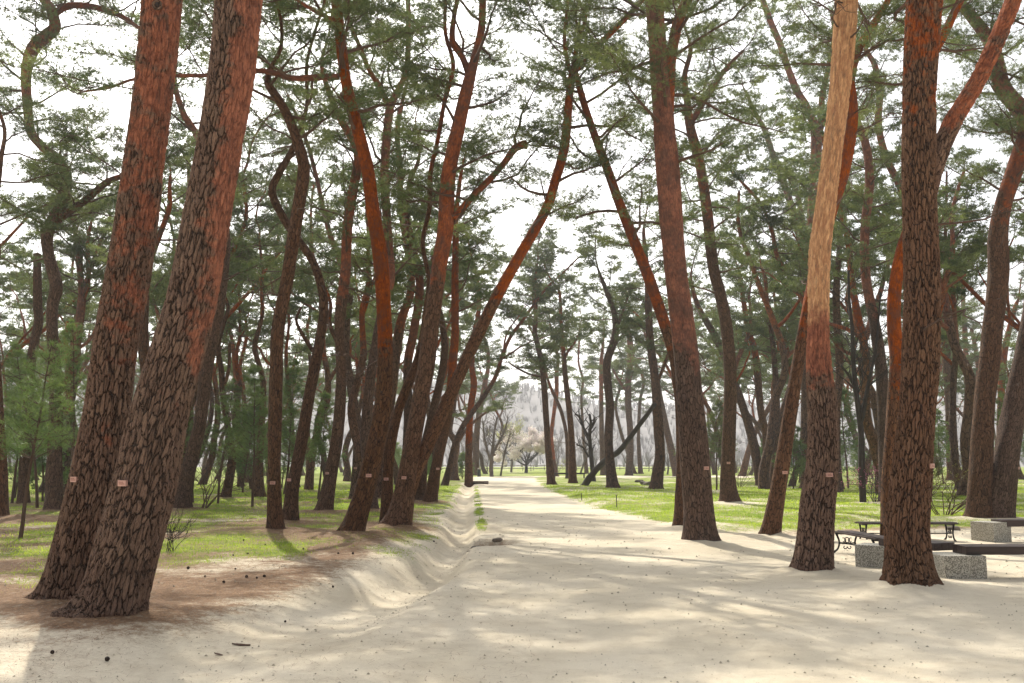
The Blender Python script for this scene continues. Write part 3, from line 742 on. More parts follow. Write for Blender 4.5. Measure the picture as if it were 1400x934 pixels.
pine('gently bent brown pine, left one of two close trunks in the shaded middle right', [(1048,664,14),(1048,600,11),(1040,560,10),(1036,515,10),(1032,480,9),(1023,450,8),(1017,415,7),(1012,380,5)], red=(6,10,.8), group=GR, twigs=9)
pine('dark straight pine, right one of two close trunks in the shaded middle right', [(1057,668,14),(1061,610,10),(1062,560,9),(1060,510,8),(1056,465,7),(1050,425,6),(1046,380,5)], red=(8,12,.6), group=GR, twigs=9)
pine('dark pine slanting far to the right behind the two close trunks', [(1015,652,10),(1024,615,8),(1035,585,8),(1050,560,7),(1063,535,8),(1078,505,8),(1092,480,7),(1102,455,5)], red=(8,12,.6), group=GR, twigs=9)
pine('slender leaning pine at the edge of the sand, left of the golden-barked pine', [(1053,734,27),(1062,680,22),(1070,632,21),(1080,570,19),(1091,500,17),(1101,440,16),(1117,360,15),(1138,285,15),(1152,240,16),(1163,180,16),(1165,140,14),(1163,105,12),(1175,65,11),(1196,30,9),(1216,-8,7)], red=(3.,6.,.9), tagpx=(1070,646), group=GR, lean=0)
pine('dark pine with forked leaning top just left behind the golden-barked pine', [(1103,668,16),(1102,620,15),(1102,560,14),(1105,500,14),(1108,420,15),(1110,340,15),(1113,257,15),(1116,190,14),(1105,150,10),(1090,125,10),(1078,95,9),(1068,64,9),(1053,28,8),(1040,-8,7)], [[(1115,215,9),(1122,170,9),(1124,130,8),(1132,95,7),(1140,50,6),(1137,15,5)]], red=(10,15,.6), group=GR, twigs=9)
pine('pale many-branched pine behind the golden-barked pine', [(1098,660,10),(1099,600,9),(1100,520,9),(1101,440,9),(1099,370,9),(1090,310,9),(1075,260,9),(1060,222,8),(1046,180,7),(1030,150,5),(1022,130,4)], [[(1100,365,8),(1097,310,8),(1090,265,7),(1080,245,6),(1070,230,4)]], red=(10,14,.6), group=GR, twigs=9)
pine('golden-barked pine on the sand with pale orange flaking upper trunk', [(1110,783,48),(1114,735,45),(1117,690,44),(1124,632,40),(1125,563,38),(1119,493,33),(1119,440,28),(1121,350,28),(1130,275,27),(1140,190,26),(1149,110,28),(1156,25,30),(1160,-30,28)], red=(1.9,4.5,1.66), tagpx=(1127,649), group=GR, lean=0, wander=0, zc=8)
pine('dark straight pine showing just right behind the golden-barked pine', [(1145,674,15),(1143,620,13),(1143,560,12),(1148,510,11),(1146,460,11),(1143,410,10),(1146,360,8),(1150,310,6)], red=(12,16,.5), group=GR, twigs=9)
pine('wavy brown pine left of the largest right foreground trunk', [(1214,690,24),(1211,620,20),(1208,560,17),(1203,490,16),(1194,434,14),(1184,380,13),(1182,321,12),(1189,244,12),(1183,195,11),(1172,165,9),(1165,130,7)], red=(5,9,.75), group=GR, twigs=9)
pine('bright red-barked pine pressed behind the left side of the largest right foreground trunk', [(1222,742,34),(1219,670,29),(1222,600,25),(1224,540,22),(1226,490,19),(1222,440,18),(1224,390,17),(1234,340,16),(1246,300,14),(1252,240,12)], red=(2.,4.4,.72), side=(.3,-.9,.15), group=GR, twigs=9)
pine('pale pink wavy far pine with its top left of the largest right trunk', [(1262,672,11),(1262,560,11),(1260,430,11),(1255,340,10),(1245,295,10),(1232,258,10),(1211,214,10),(1201,171,9),(1203,128,9),(1196,90,8),(1184,66,6),(1195,45,5)], red=(9,13,.6), group=GR, twigs=9)
pine('largest right foreground pine with thick plated grey bark and one rising right limb', [(1246,804,66),(1243,760,59),(1241,720,56),(1245,670,52),(1250,615,48),(1254,559,45),(1258,503,46),(1260,448,46),(1260,385,45),(1256,257,41),(1257,128,41),(1264,0,45),(1267,-60,44)], [[(1262,290,24),(1274,235,24),(1300,172,23),(1334,116,22),(1358,66,22),(1380,15,21),(1396,-30,20)]], red=(5.4,6.6,.5), tagpx=(1266,637), group=GR, lean=0, wander=0, zc=8)
pine('dark pine in the gap right of the largest right foreground trunk', [(1302,658,14),(1300,610,13),(1298,559,11),(1294,490,11),(1288,440,10),(1282,400,9),(1278,360,7)], red=(11,15,.6), group=GR, twigs=9)
pine('thin pine with a side stem left of the heavy pine pair at the right edge', [(1326,650,9),(1325,600,8),(1323,550,8),(1320,476,7),(1317,420,6),(1316,380,5)], [[(1324,545,6),(1337,515,6),(1334,480,6),(1328,450,5)]], red=(7,11,.7), group=GR, twigs=9)
pine('heavy dark upright pine behind the far granite bench, left of its pair', [(1342,712,40),(1340,670,33),(1343,600,30),(1346,545,28),(1353,490,27),(1360,420,26),(1365,370,26),(1365,325,25),(1372,280,22),(1388,230,22),(1402,185,20),(1415,130,18)], red=(6,10,.6), group=GR, lean=0)
pine('heavy pine leaning out of the right edge behind the far granite bench', [(1362,712,44),(1371,660,36),(1380,600,32),(1390,540,29),(1400,490,27),(1412,420,25)], red=(4,8,.7), tagpx=(1388,640), group=GR, lean=0)
pine('pinkish thin pine between the heavy pair at the right edge', [(1365,656,9),(1368,560,9),(1372,490,9),(1380,450,7),(1388,420,6)], red=(5,9,.9), group=GR, twigs=9)
MOUNDS += [(a, b, .75 if b < 20 else 1.1) for a, b in TREES if b < 46]
build_ground()
# ------------------------------------------------------------------ generic bare branching plants
def branchy(w, p, d, L, r, level, tips, jit=.22, spread=.6, lift=.05, kids=3, k=5, ratio=.62):
    n = 5; r = max(r, .0045)
    P = crooked(p, d, L, n, jit * .6, lift)
    w.tube(P, np.linspace(r, r * .55, n + 1), max(3, k), cap=False)
    if level == 0:
        tips.append(P[2:]); return
    for q in range(kids):
        t = rng.uniform(.45, 1.) if q else 1.
        i = min(int(t * n), n - 1)
        b = P[i] + (P[i + 1] - P[i]) * (t * n - i)
        dd = norm(norm(P[i + 1] - P[i]) + rng.normal(0, spread, 3))
        branchy(w, b, dd, L * rng.uniform(ratio - .1, ratio + .15), r * .55, level - 1, tips, jit, spread, lift, kids, max(3, k - 1), ratio)

def petals(P, n, size, jit):
    P = P[rng.integers(0, len(P), n)] + rng.normal(0, jit, (n, 3))
    a = norm(rng.normal(0, 1, (n, 3))); b = norm(np.cross(a, rng.normal(0, 1, (n, 3))))
    s = size * (.6 + .8 * rng.random((n, 1)))
    return np.stack([P - a * s - b * s * .5, P + a * s - b * s * .5, P + b * s], 1).reshape(-1, 3)

def flowering(e, root, w, tips, n, size, jit, wm, fm, name='crown'):
    V, F, B, R = w.arrays()
    t = petals(np.vstack(tips), n, size, jit)
    make_mesh(name, np.vstack([V, t]) - root, F + [np.arange(len(t)).reshape(-1, 3) + len(V)], [wm, fm], e, midx=[0] * len(F) + [1])

def shrub(px, py, height_px, label, spread=.35, nst=12, wm=None, fm=None, nf=0, fsize=.012, lev=3, group=None):
    wm = wm or TWIG
    Y = depth_of(py); p = at(px, py, Y); p[2] = float(gz(p[0], p[1]))
    H = height_px / FPX * Y
    e = empty('shrub', p, label, 'shrub', group)
    w, tips = Wood(), []
    for q in range(nst):
        a = rng.uniform(0, 2 * PI); rr = .16 * H * math.sqrt(random.random()) * .6
        b = p + np.array([math.cos(a) * rr, math.sin(a) * rr, -.05])
        branchy(w, b, np.array([math.cos(a) * spread, math.sin(a) * spread, 1.]), H * .48, max(.006, .012 * H / 1.5), lev, tips, .3, .45, .02, 3, 5, .6)
    V, F, B, R = w.arrays()
    make_mesh('stems', V - p, F, wm, e)
    if nf:
        t = petals(np.vstack(tips), nf, fsize, .03)
        make_mesh('blossoms' if fm is PINKBUD else 'foliage', t - p, [np.arange(len(t)).reshape(-1, 3)], fm, e)
    return e
shrub(272, 697, 105, 'bare twiggy shrub at the foot of the dark leaning pine behind the huge trunks', .5, 9, group=None)
shrub(232, 764, 66, 'clump of thick dark bare stems close to the right of the nearest huge trunk', .12, 9, TWIG_DARK, lev=2)
shrub(1196, 690, 62, 'dense shrub with small pink flowers left of the largest right trunk', .35, 12, TWIG_DARK, PINKBUD, 900, .018)
shrub(1290, 706, 95, 'bare spreading shrub with yellowish buds right of the largest right trunk', .75, 12, TWIG, YELLOWBUD, 500, .014)
shrub(1012, 666, 45, 'small bare shrub on the grass right of the dark upright pine', .6, 8)
shrub(762, 646, 24, 'low yellow-green shrub behind the tall roadside pine', .5, 8, TWIG_GREY, YELLOWBUD, 500, .06)
shrub(1262, 690, 75, 'brown twiggy shrub hidden partly behind the largest right trunk', .4, 9)

# thin bare broadleaf trees
def bare_tree(label, pts, cat='tree', group=None, lev=3, up=.9, mat=TWIG_DARK, nm='bare_tree', Y=None, lim=()):
    Y0 = Y or depth_of(pts[0][1])
    Wd = trace_to_world(pts, Y0, 0, .2)
    root = np.array([Wd[0, 0], Wd[0, 1], float(gz(Wd[0, 0], Wd[0, 1]))]); Wd[0, 2] = root[2] - .2
    S = catmull(Wd, .2); P, R = S[:, :3], S[:, 3]
    e = empty(nm, root, label, cat, group)
    w = Wood(); w.tube(P, R, 10, 0.); w.build('trunk', mat, e, root)
    c, tips = Wood(), []
    paths = [(P, R)]
    for lp in lim:
        L = trace_to_world(lp, Y0, 0, 0); LS = catmull(L, .2)
        l = Wood(); l.tube(LS[:, :3], LS[:, 3], 8); l.build('limb', mat, e, root); paths.append((LS[:, :3], LS[:, 3]))
    for P, R in paths:
        for i in range(len(P) // 3, len(P), max(1, len(P) // 14)):
            a = rng.uniform(0, 2 * PI)
            branchy(c, P[i], np.array([math.cos(a), math.sin(a), up]), rng.uniform(.8, 1.5), max(.012, R[i] * .4), lev - 1, tips, .25, .4, .06, 3, 4)
    V, F, B, Rr = c.arrays(); make_mesh('crown', V - root, F, mat, e)
    TREES.append((root[0], root[1]))
    return e
bare_tree('thin bare broadleaf tree with upswept stems above the pink shrub', [(1180,690,9),(1178,640,9),(1177,590,8),(1171,540,7),(1167,500,6),(1165,450,5),(1161,410,4),(1160,370,3)], lim=[[(1178,575,6),(1186,530,5),(1196,485,4),(1200,450,3),(1204,400,2)],[(1176,560,5),(1164,520,4),(1150,500,3)]])
bare_tree('black dead snag with broken upturned branches left of the leaning log', [(812,659,7),(808,620,6),(806,595,5),(808,580,4),(806,566,3)], lev=1, nm='dead_tree', lim=[[(806,600,4),(797,583,3.5),(792,570,3),(786,566,2.5)],[(805,625,3),(797,612,2.5),(788,608,2)],[(807,587,3.5),(812,578,2.5),(813,570,2)]])

# the fallen log that leans on the lawn pine
def leaning_log():
    Y0 = depth_of(664)
    pts = [(797,667,10),(805,655,9),(826,631,8),(845,618,7.5),(861,599,7),(878,576,6.5),(895,553,6)]
    Ye = depth_of(670)
    Wd = []
    for i, (px, py, w) in enumerate(pts):
        t = i / (len(pts) - 1)
        Y = Y0 * (1 - t) + (Ye - .75) * t if i > 3 else Y0 * (1 - t) + (Ye - .75) * t
        p = at(px, py, Y); Wd.append([*p, w / FPX * Y * .5])
    S = catmull(np.array(Wd), .15)
    root = S[0, :3].copy(); root[2] = float(gz(root[0], root[1]))
    e = empty('leaning_log', root, 'dark dead log leaning up across the lawn against a tall pine', 'log')
    w = Wood(); w.tube(S[:, :3], S[:, 3], 12, rough=.12); w.build('stem', TWIG_DARK, e, root)
    st = Wood(); st.tube(crooked(S[3, :3], np.array([-.8, -.1, -.2]), .7, 4, .2), np.linspace(.14, .05, 5), 7); st.build('root_stub', TWIG_DARK, e, root)
leaning_log()

# ------------------------------------------------------------------ young pines
def young_pine(px, py, top, label, group, spread=.36, stem=.03, mat=None, bare=.25):
    Y = depth_of(py); p = at(px, py, Y); p[2] = float(gz(p[0], p[1]))
    H = at(px, top, Y)[2] - p[2]
    e = empty('young_pine', p, label, 'tree', group)
    ax = crooked(p - np.array([0, 0, .1]), np.array([rng.normal(0, .05), rng.normal(0, .05), 1]), H + .1, 10, .035, .03)
    w = Wood(); r0 = .014 + .008 * H
    w.tube(ax, np.linspace(r0, .008, 11), 8); w.build('trunk', TWIG, e, p)
    cr = Crown(); lod = dict(k=11, L=.15, w=.0085 * max(1, Y / 24), sides=4)
    z = H * bare
    while z < H - .1:
        f = z / H; i = min(int(f * 10), 9); b = ax[i] + (ax[i + 1] - ax[i]) * (f * 10 - i)
        a0 = rng.uniform(0, 6)
        for q in range(int(rng.integers(4, 7))):
            a = a0 + q * 2 * PI / 5 + rng.normal(0, .2)
            L = ((H - z) * spread + .22) * rng.uniform(.65, 1.1); L = min(L, 1.3)
            P = crooked(b, np.array([math.cos(a), math.sin(a), rng.uniform(.25, .6)]), L, 6, .1, .07)
            cr.wood.tube(P, np.linspace(.011, .004, 7), 4, cap=False)
            m = int(9 + 18 * L)
            tt = (.25 + .75 * rng.random(m) ** .6) * 5.999; ii = tt.astype(int)
            c = P[ii] + (P[ii + 1] - P[ii]) * (tt - ii)[:, None] + rng.normal(0, .07, (m, 3)) * (.4 + L)
            cr.tufts(c, norm(norm(P[ii + 1] - P[ii]) + np.array([0, 0, .35]) + rng.normal(0, .2, (m, 3))))
        z += rng.uniform(.28, .42)
    cr.tufts(np.repeat(ax[-1:], 8, 0), norm(np.array([[0, 0, 1.]]) + rng.normal(0, .35, (8, 3))))
    cr.build(e, p, lod, TWIG, mat or NEEDLE_YOUNG)
    TREES.append((p[0], p[1]))
    return e
YL = 'young pines under the left grove'
young_pine(27, 741, 470, 'thin young pine nearest the left edge with bare lower stem', YL, .30, bare=.42)
young_pine(51, 696, 470, 'young pine with soft needles between the stub and the S-curved pine', YL, .34, bare=.3)
young_pine(16, 690, 480, 'bushy young pine at the far left edge', YL, .36, bare=.3)
young_pine(101, 700, 440, 'tall young pine just left of the huge reddish leaning trunk', YL, .3, bare=.35)
young_pine(128, 690, 500, 'young pine half hidden by the huge reddish leaning trunk', YL, .33, bare=.3)
young_pine(264, 688, 545, 'young pine behind the bare shrub right of the nearest huge trunk', YL, .33, bare=.4)
young_pine(298, 688, 520, 'slender young pine left of the curved dark pine in the grass', YL, .33, bare=.36)
young_pine(345, 693, 505, 'tallest young pine standing left of the grey straight pine', YL, .36, bare=.3)
young_pine(388, 677, 490, 'young pine behind the close pair of trunks', YL, .33, bare=.25)
young_pine(330, 668, 530, 'dense young pine behind the slender ones in the sunlit grass', YL, .4, bare=.2)
young_pine(434, 683, 540, 'young pine left of the bent brown pine', YL, .3, bare=.35)
YR = 'young pines under the right grove'
young_pine(980, 672, 545, 'dark young pine between the large pair and the dark upright pine', YR, .3, mat=NEEDLE, bare=.35)
young_pine(939, 664, 560, 'young pine just left behind the large red-brown pine', YR, .34, mat=NEEDLE, bare=.3)
young_pine(1160, 668, 525, 'yellow-green young pine right of the golden-barked pine', YR, .36, bare=.3)
young_pine(1386, 672, 520, 'young pine showing between the heavy pair at the right edge', YR, .36, bare=.25)
young_pine(1290, 664, 560, 'young pine in the gap right of the largest right trunk', YR, .36, bare=.3)
young_pine(632, 655, 618, 'small yellow-green young pine at the foot of the low stout dark pine', YL, .6, bare=.1)

# ------------------------------------------------------------------ background wood: a few pines copied many times
def dup(root, loc, rz, sc, label=None, group=None):
    r = root.copy(); COL.objects.link(r); r.location = loc; r.rotation_euler = (0, 0, rz); r.scale = (sc, sc, sc)
    if label: r['label'] = label
    if group: r['group'] = group
    for ch in list(root.children):
        c = ch.copy(); COL.objects.link(c); c.parent = r
    return r
protos = []
CULL[0] = False
LBL_L = 'slender hazy pine deep in the wood left of the road, one of many alike'
LBL_R = 'slender hazy pine deep in the wood right of the road, one of many alike'
def proto_pine(kind):
    H = rng.uniform(13.5, 17); e = empty('pine_tree', (0, 0, 0), LBL_L, 'tree', 'hazy pines deep in the left wood')
    d = np.array([rng.normal(0, .12), rng.normal(0, .12), 1]); p = np.array([0, 0, -.3]); P = [p]; n = 13
    for i in range(n):
        d = norm(d + np.array([rng.normal(0, .20), rng.normal(0, .20), .14])); P.append(P[-1] + d * (H + .3) / n)
    P = np.array(P); R = np.linspace(.22, .05, n + 1) * rng.uniform(.85, 1.15); R[0] *= 1.25
    S = catmull(np.column_stack([P, R]), .3)
    w = Wood(); w.tube(S[:, :3], S[:, 3], 9, red_fn(4, 8, rng.uniform(.5, 1.1))); w.build('trunk', BARK_FAR, e)
    paths = [(S[:, :3], S[:, 3])]
    for q in range(2):
        i = int(len(S) * rng.uniform(.4, .65)); a = rng.uniform(0, 6)
        L = crooked(S[i, :3], np.array([math.cos(a), math.sin(a), .9]), rng.uniform(3, 4.5), 8, .22, .1)
        l = Wood(); l.tube(L, np.linspace(S[i, 3] * .6, .03, 9), 7, .9); l.build('limb', BARK_FAR, e); paths.append((L, np.linspace(S[i, 3] * .6, .03, 9)))
    cr = Crown(); crown_on(cr, paths, rng.uniform(7.5, 9.5), H, LODS['far'], .72, 1.05); bare_twigs(cr, S[:, :3], S[:, 3], 4, 3, 8, LODS['far'])
    cr.build(e, np.zeros(3), LODS['far'])
    return e
for q in range(8): protos.append(proto_pine(q))
used = 0
tries = 0
PLACED = list(TREES)
while used < 145 and tries < 9000:
    tries += 1
    y = 34 + 130 * random.random() ** 1.1
    x = random.uniform(-1, 1) * (.56 * y + 6)
    px = CX + x / y * FPX
    if 640 < px < 950 and y > 34:
        if not ((640 < px < 690 and y > 85 and random.random() < .5) or (745 < px < 950 and 80 < y < 125 and random.random() < .22)): continue
    if 560 < px < 640 and y < 60: continue
    if x > 0 and y < 58 and px < 1010: continue
    if min((x - a) ** 2 + (y - b) ** 2 for a, b in PLACED) < (2.6 if y < 80 else 3.0) ** 2: continue
    PLACED.append((x, y))
    loc = (x, y, float(gz(x, y)) if y < 118 else 0.); rz = random.uniform(0, 6.28); sc = random.uniform(.95, 1.3)
    left = x < 0
    lb, gp = (LBL_L, 'hazy pines deep in the left wood') if left else (LBL_R, 'hazy pines deep in the right wood')
    if used < len(protos):
        e = protos[used]; e.location = loc; e.rotation_euler = (0, 0, rz); e.scale = (sc,) * 3; e['label'] = lb; e['group'] = gp
    else: dup(protos[used % len(protos)], loc, rz, sc, lb, gp)
    used += 1
print('background pines', used)

# young pines repeated under the far wood
CULL[0] = True
def understory():
    src = []
    n = 0
    for q in range(2000):
        if n >= 30: break
        y = 38 + 62 * random.random(); x = random.uniform(-1, 1) * (.54 * y)
        px = CX + x / y * FPX
        if 600 < px < 965: continue
        if x > 0 and y < 46: continue
        if min((x - a) ** 2 + (y - b) ** 2 for a, b in PLACED) < 1.7 ** 2: continue
        PLACED.append((x, y)); left = x < 0
        lb = 'young pine in the hazy undergrowth of the left wood, one of many alike' if left else 'young pine in the hazy undergrowth of the right wood, one of many alike'
        gp = 'young pines in the undergrowth of the left wood' if left else 'young pines in the undergrowth of the right wood'
        if n < 4:
            py = HORIZON + 1361 * 1.6 / y
            e = young_pine(CX + x / y * FPX, py, py - (3.2 + .5 * n) * FPX / y, lb, gp, .42, bare=.15); src.append(e)
        else: dup(src[n % 4], (x, y, float(gz(x, y))), random.uniform(0, 6), random.uniform(.7, 1.25), lb, gp)
        n += 1
understory()
# bare deciduous trees at the far side of the meadow
bp = []
LB_B = 'grey bare tree in the hazy thicket along the far side of the meadow'
for q in range(5):
    e = empty('bare_tree', (0, 0, 0), LB_B, 'tree', 'bare trees along the far side of the meadow')
    w, tips = Wood(), []
    H = rng.uniform(5, 7.5)
    tr = Wood(); ax = crooked(np.array([0, 0, -.2]), np.array([rng.normal(0, .1), 0, 1.]), H * .42, 6, .1, .05); tr.tube(ax, np.linspace(.15, .1, 7), 7); tr.build('trunk', TWIG_GREY, e)
    for k in range(4):
        a = k * 1.6 + rng.normal(0, .3)
        branchy(w, ax[-1 - k % 3], np.array([math.cos(a) * .55, math.sin(a) * .55, 1.]), H * .32, .07, 3, tips, .2, .38, .05, 3, 4, .66)
    V, F, B, R = w.arrays(); make_mesh('crown', V, F, TWIG_GREY, e)
    bp.append(e)
nb = 0
for q in range(900):
    if nb >= 64: break
    y = random.uniform(126, 205); x = random.uniform(-.62, .62) * y
    px = CX + x / y * FPX
    if 690 < px < 735 and y < 168: continue
    if min((x - a) ** 2 + (y - b) ** 2 for a, b in PLACED) < 3.2 ** 2: continue
    if not (560 < px < 990) and random.random() < .7: continue
    PLACED.append((x, y)); sc = random.uniform(.6, 1.1) if px > 730 or px < 640 else random.uniform(.45, .8)
    if nb < 5:
        e = bp[nb]; e.location = (x, y, 0); e.scale = (sc,) * 3
    else: dup(bp[nb % 5], (x, y, 0), random.uniform(0, 6), sc)
    nb += 1

# named bare trees beside the blossom tree
bare_tree('grey many-stemmed bare tree left of the blossom tree at the road end', [(672,646,6),(672,628,5),(674,610,4),(676,590,3),(680,570,2)], Y=112, mat=TWIG_GREY, lim=[[(672,632,4),(666,615,3.5),(662,595,2.5),(660,575,1.6)],[(673,622,3.5),(682,605,3),(690,588,2),(694,574,1.4)]])
bare_tree('thin leaning bare tree nearest left of the blossom tree', [(684,647,3),(688,630,2.6),(692,612,2.2),(698,592,1.6)], Y=118, mat=TWIG_GREY)

def blossom_tree():
    Y = 150.; p = at(719, 645, Y); p[2] = 0.
    e = empty('blossom_tree', p, 'pale blossoming cherry tree at the end of the sand road', 'tree')
    tr = Wood(); ax = crooked(p - np.array([0, 0, .2]), np.array([0.02, 0, 1.]), 1.6, 5, .05, .05); tr.tube(ax, np.linspace(.28, .2, 6), 9); tr.build('trunk', TWIG_DARK, e, p)
    w, tips = Wood(), []
    for q in range(7):
        a = q * 2 * PI / 7 + rng.normal(0, .2)
        branchy(w, ax[-1 - q % 2], np.array([math.cos(a), math.sin(a), rng.uniform(.45, 1.2)]), 2.4, .12, 3, tips, .2, .45, .05, 3, 5, .66)
    flowering(e, p, w, tips, 17000, .085, .2, TWIG_DARK, BLOSSOM)
blossom_tree()
def yellow_tree():
    Y = 160.; p = at(699, 643, Y); p[2] = 0.
    e = empty('budding_tree', p, 'small tree with yellow-green buds just left behind the blossom tree', 'tree')
    tr = Wood(); ax = crooked(p - np.array([0, 0, .2]), np.array([0.02, 0, 1.]), 2., 5, .05, .05); tr.tube(ax, np.linspace(.2, .14, 6), 8); tr.build('trunk', TWIG_GREY, e, p)
    w, tips = Wood(), []
    for q in range(6):
        a = q * 2 * PI / 6 + rng.normal(0, .2)
        branchy(w, ax[-1], np.array([math.cos(a) * .6, math.sin(a) * .6, 1.2]), 2.8, .09, 3, tips, .2, .35, .05, 3, 5, .68)
    flowering(e, p, w, tips, 3500, .07, .2, TWIG_GREY, YELLOWBUD)
yellow_tree()

# ------------------------------------------------------------------ hills
def hill(name, y0, y1, crest, seed):
    xs = np.arange(-520, 521, 9.); ys = np.linspace(0, 1, 16)
    X, T = np.meshgrid(xs, ys); Yv = y0 + (y1 - y0) * T
    c = np.interp(X, crest[0], crest[1]) * (1 + .16 * fbm(X * .02 + seed, T * .5 + seed, 3))
    Z = c * sstep(0, .75, T) * (1 - .5 * sstep(.75, 1, T)) - .5 + 1.6 * fbm(X * .05 + seed, Yv * .05, 3) * T
    V = np.stack([X, Yv, Z], -1).reshape(-1, 3); nx = len(xs)
    i = (np.arange(len(ys) - 1)[:, None] * nx + np.arange(nx - 1)[None]).ravel()
    o = make_mesh(name, V, [np.stack([i, i + 1, i + nx + 1, i + nx], -1)], HILL); o['kind'] = 'structure'
    return X, Yv, Z
HX, HYv, HZ = hill('hill', 330, 690, ([-520, -330, -180, -70, 0, 60, 150, 270, 520], [70, 68, 60, 52, 44, 36, 34, 42, 60]), 3.)
def hill_wood():
    w = []
    V, n = [], 0
    pts = []
    for q in range(6500):
        j = rng.integers(0, HX.shape[0] - 4); i = rng.integers(0, HX.shape[1] - 1)
        if abs(HX[j, i]) > HYv[j, i] * .62: continue
        f = rng.random(); x = HX[j, i] + f * 9 ; y = HYv[j, i] + rng.random() * 10; z = HZ[j, i] * (1 - f) + HZ[j, i + 1] * f
        h = rng.uniform(4, 7)
        for s in range(11):
            a = rng.uniform(0, 2 * PI); t = rng.uniform(0, .55) if s else 0
            b = np.array([x, y, z - .4 + h * t]); L = h * (1 - t) * rng.uniform(.6, 1.)
            tip = b + np.array([math.cos(a) * .38, math.sin(a) * .38, 1.]) * L if s else b + np.array([rng.normal(0, .4), 0, h])
            ww = .12 if s else .25
            pts += [b - np.array([ww, 0, 0]), b + np.array([ww, 0, 0]), tip]
    o = make_mesh('hillside_wood', np.array(pts), [np.arange(len(pts)).reshape(-1, 3)], HILLWOOD, smooth=False)
    o['kind'] = 'stuff'; tag(o, 'bare grey woodland covering the hazy hill in the far distance', 'woodland')
hill_wood()

# ------------------------------------------------------------------ small things
def box_bm(V, F, c, s, M=None, bev=0.):
    """axis box appended, optional rotation matrix, chamfered edges"""
    c = np.asarray(c, float); s = np.asarray(s, float) * .5
    import bmesh
    bm = bmesh.new(); bmesh.ops.create_cube(bm, size=1.)
    for v in bm.verts: v.co = (v.co.x * s[0] * 2, v.co.y * s[1] * 2, v.co.z * s[2] * 2)
    if bev: bmesh.ops.bevel(bm, geom=bm.edges[:], offset=bev, segments=2, affect='EDGES', profile=.6)
    bmesh.ops.triangulate(bm, faces=bm.faces[:])
    bm.verts.ensure_lookup_table(); bm.verts.index_update()
    n = len(V)
    for v in bm.verts:
        p = np.array(v.co)
        if M is not None: p = M @ p
        V.append(p + c)
    for f in bm.faces: F.append([n + v.index for v in f.verts])
    bm.free()
def rotz(a): return np.array([[math.cos(a), -math.sin(a), 0], [math.sin(a), math.cos(a), 0], [0, 0, 1.]])
def box_part(name, parent, boxes, mat, bev=.01):
    V, F = [], []
    for b in boxes: box_bm(V, F, b[0], b[1], b[2] if len(b) > 2 else None, bev)
    return make_mesh(name, np.array(V), [np.array(F)], mat, parent, smooth=False)

def stone_bench(loc, label, blocks, planks):
    e = empty('stone_bench', loc, label, 'bench', 'granite block benches')
    for (x, y, a, sx, sy, h) in blocks:
        box_part('block', e, [((x, y, h / 2 - .04), (sx, sy, h + .08), rotz(a))], GRANITE, .008)
    for (x0, y0, x1, y1, wd, th, z) in planks:
        L = math.hypot(x1 - x0, y1 - y0); a = math.atan2(y1 - y0, x1 - x0)
        m = 3
        bx = []
        for k in range(m):
            off = (k - (m - 1) / 2) * wd / m
            bx.append((((x0 + x1) / 2 - math.sin(a) * off, (y0 + y1) / 2 + math.cos(a) * off, z + th / 2), (L, wd / m - .004, th), rotz(a)))
        o = box_part('plank', e, bx, TIMBER, .006)
bx, by = 6.24, 14.27
z0 = float(gz(bx, by))
stone_bench((bx, by, z0), 'long granite block bench with dark timber planks beside the largest right trunk',
    [(0, 0, 0., .58, .62, .315), (2.0, .02, 0., .56, .6, .315), (-.55, 1.58, -.62, .50, .50, .32)],
    [(.07, .03, 2.2, .03, .44, .115, .318), (-.40, 1.45, .045, .44, .40, .11, .323)])
cx_, cy_ = 9.78, 20.65
stone_bench((cx_, cy_, float(gz(cx_, cy_))), 'far granite block bench with dark timber seat at the foot of the heavy pine pair',
    [(0, 0, .42, .50, .56, .39), (2.3, .15, .42, .5, .56, .39)], [(.12, 0., 2.5, .14, .42, .13, .30)])

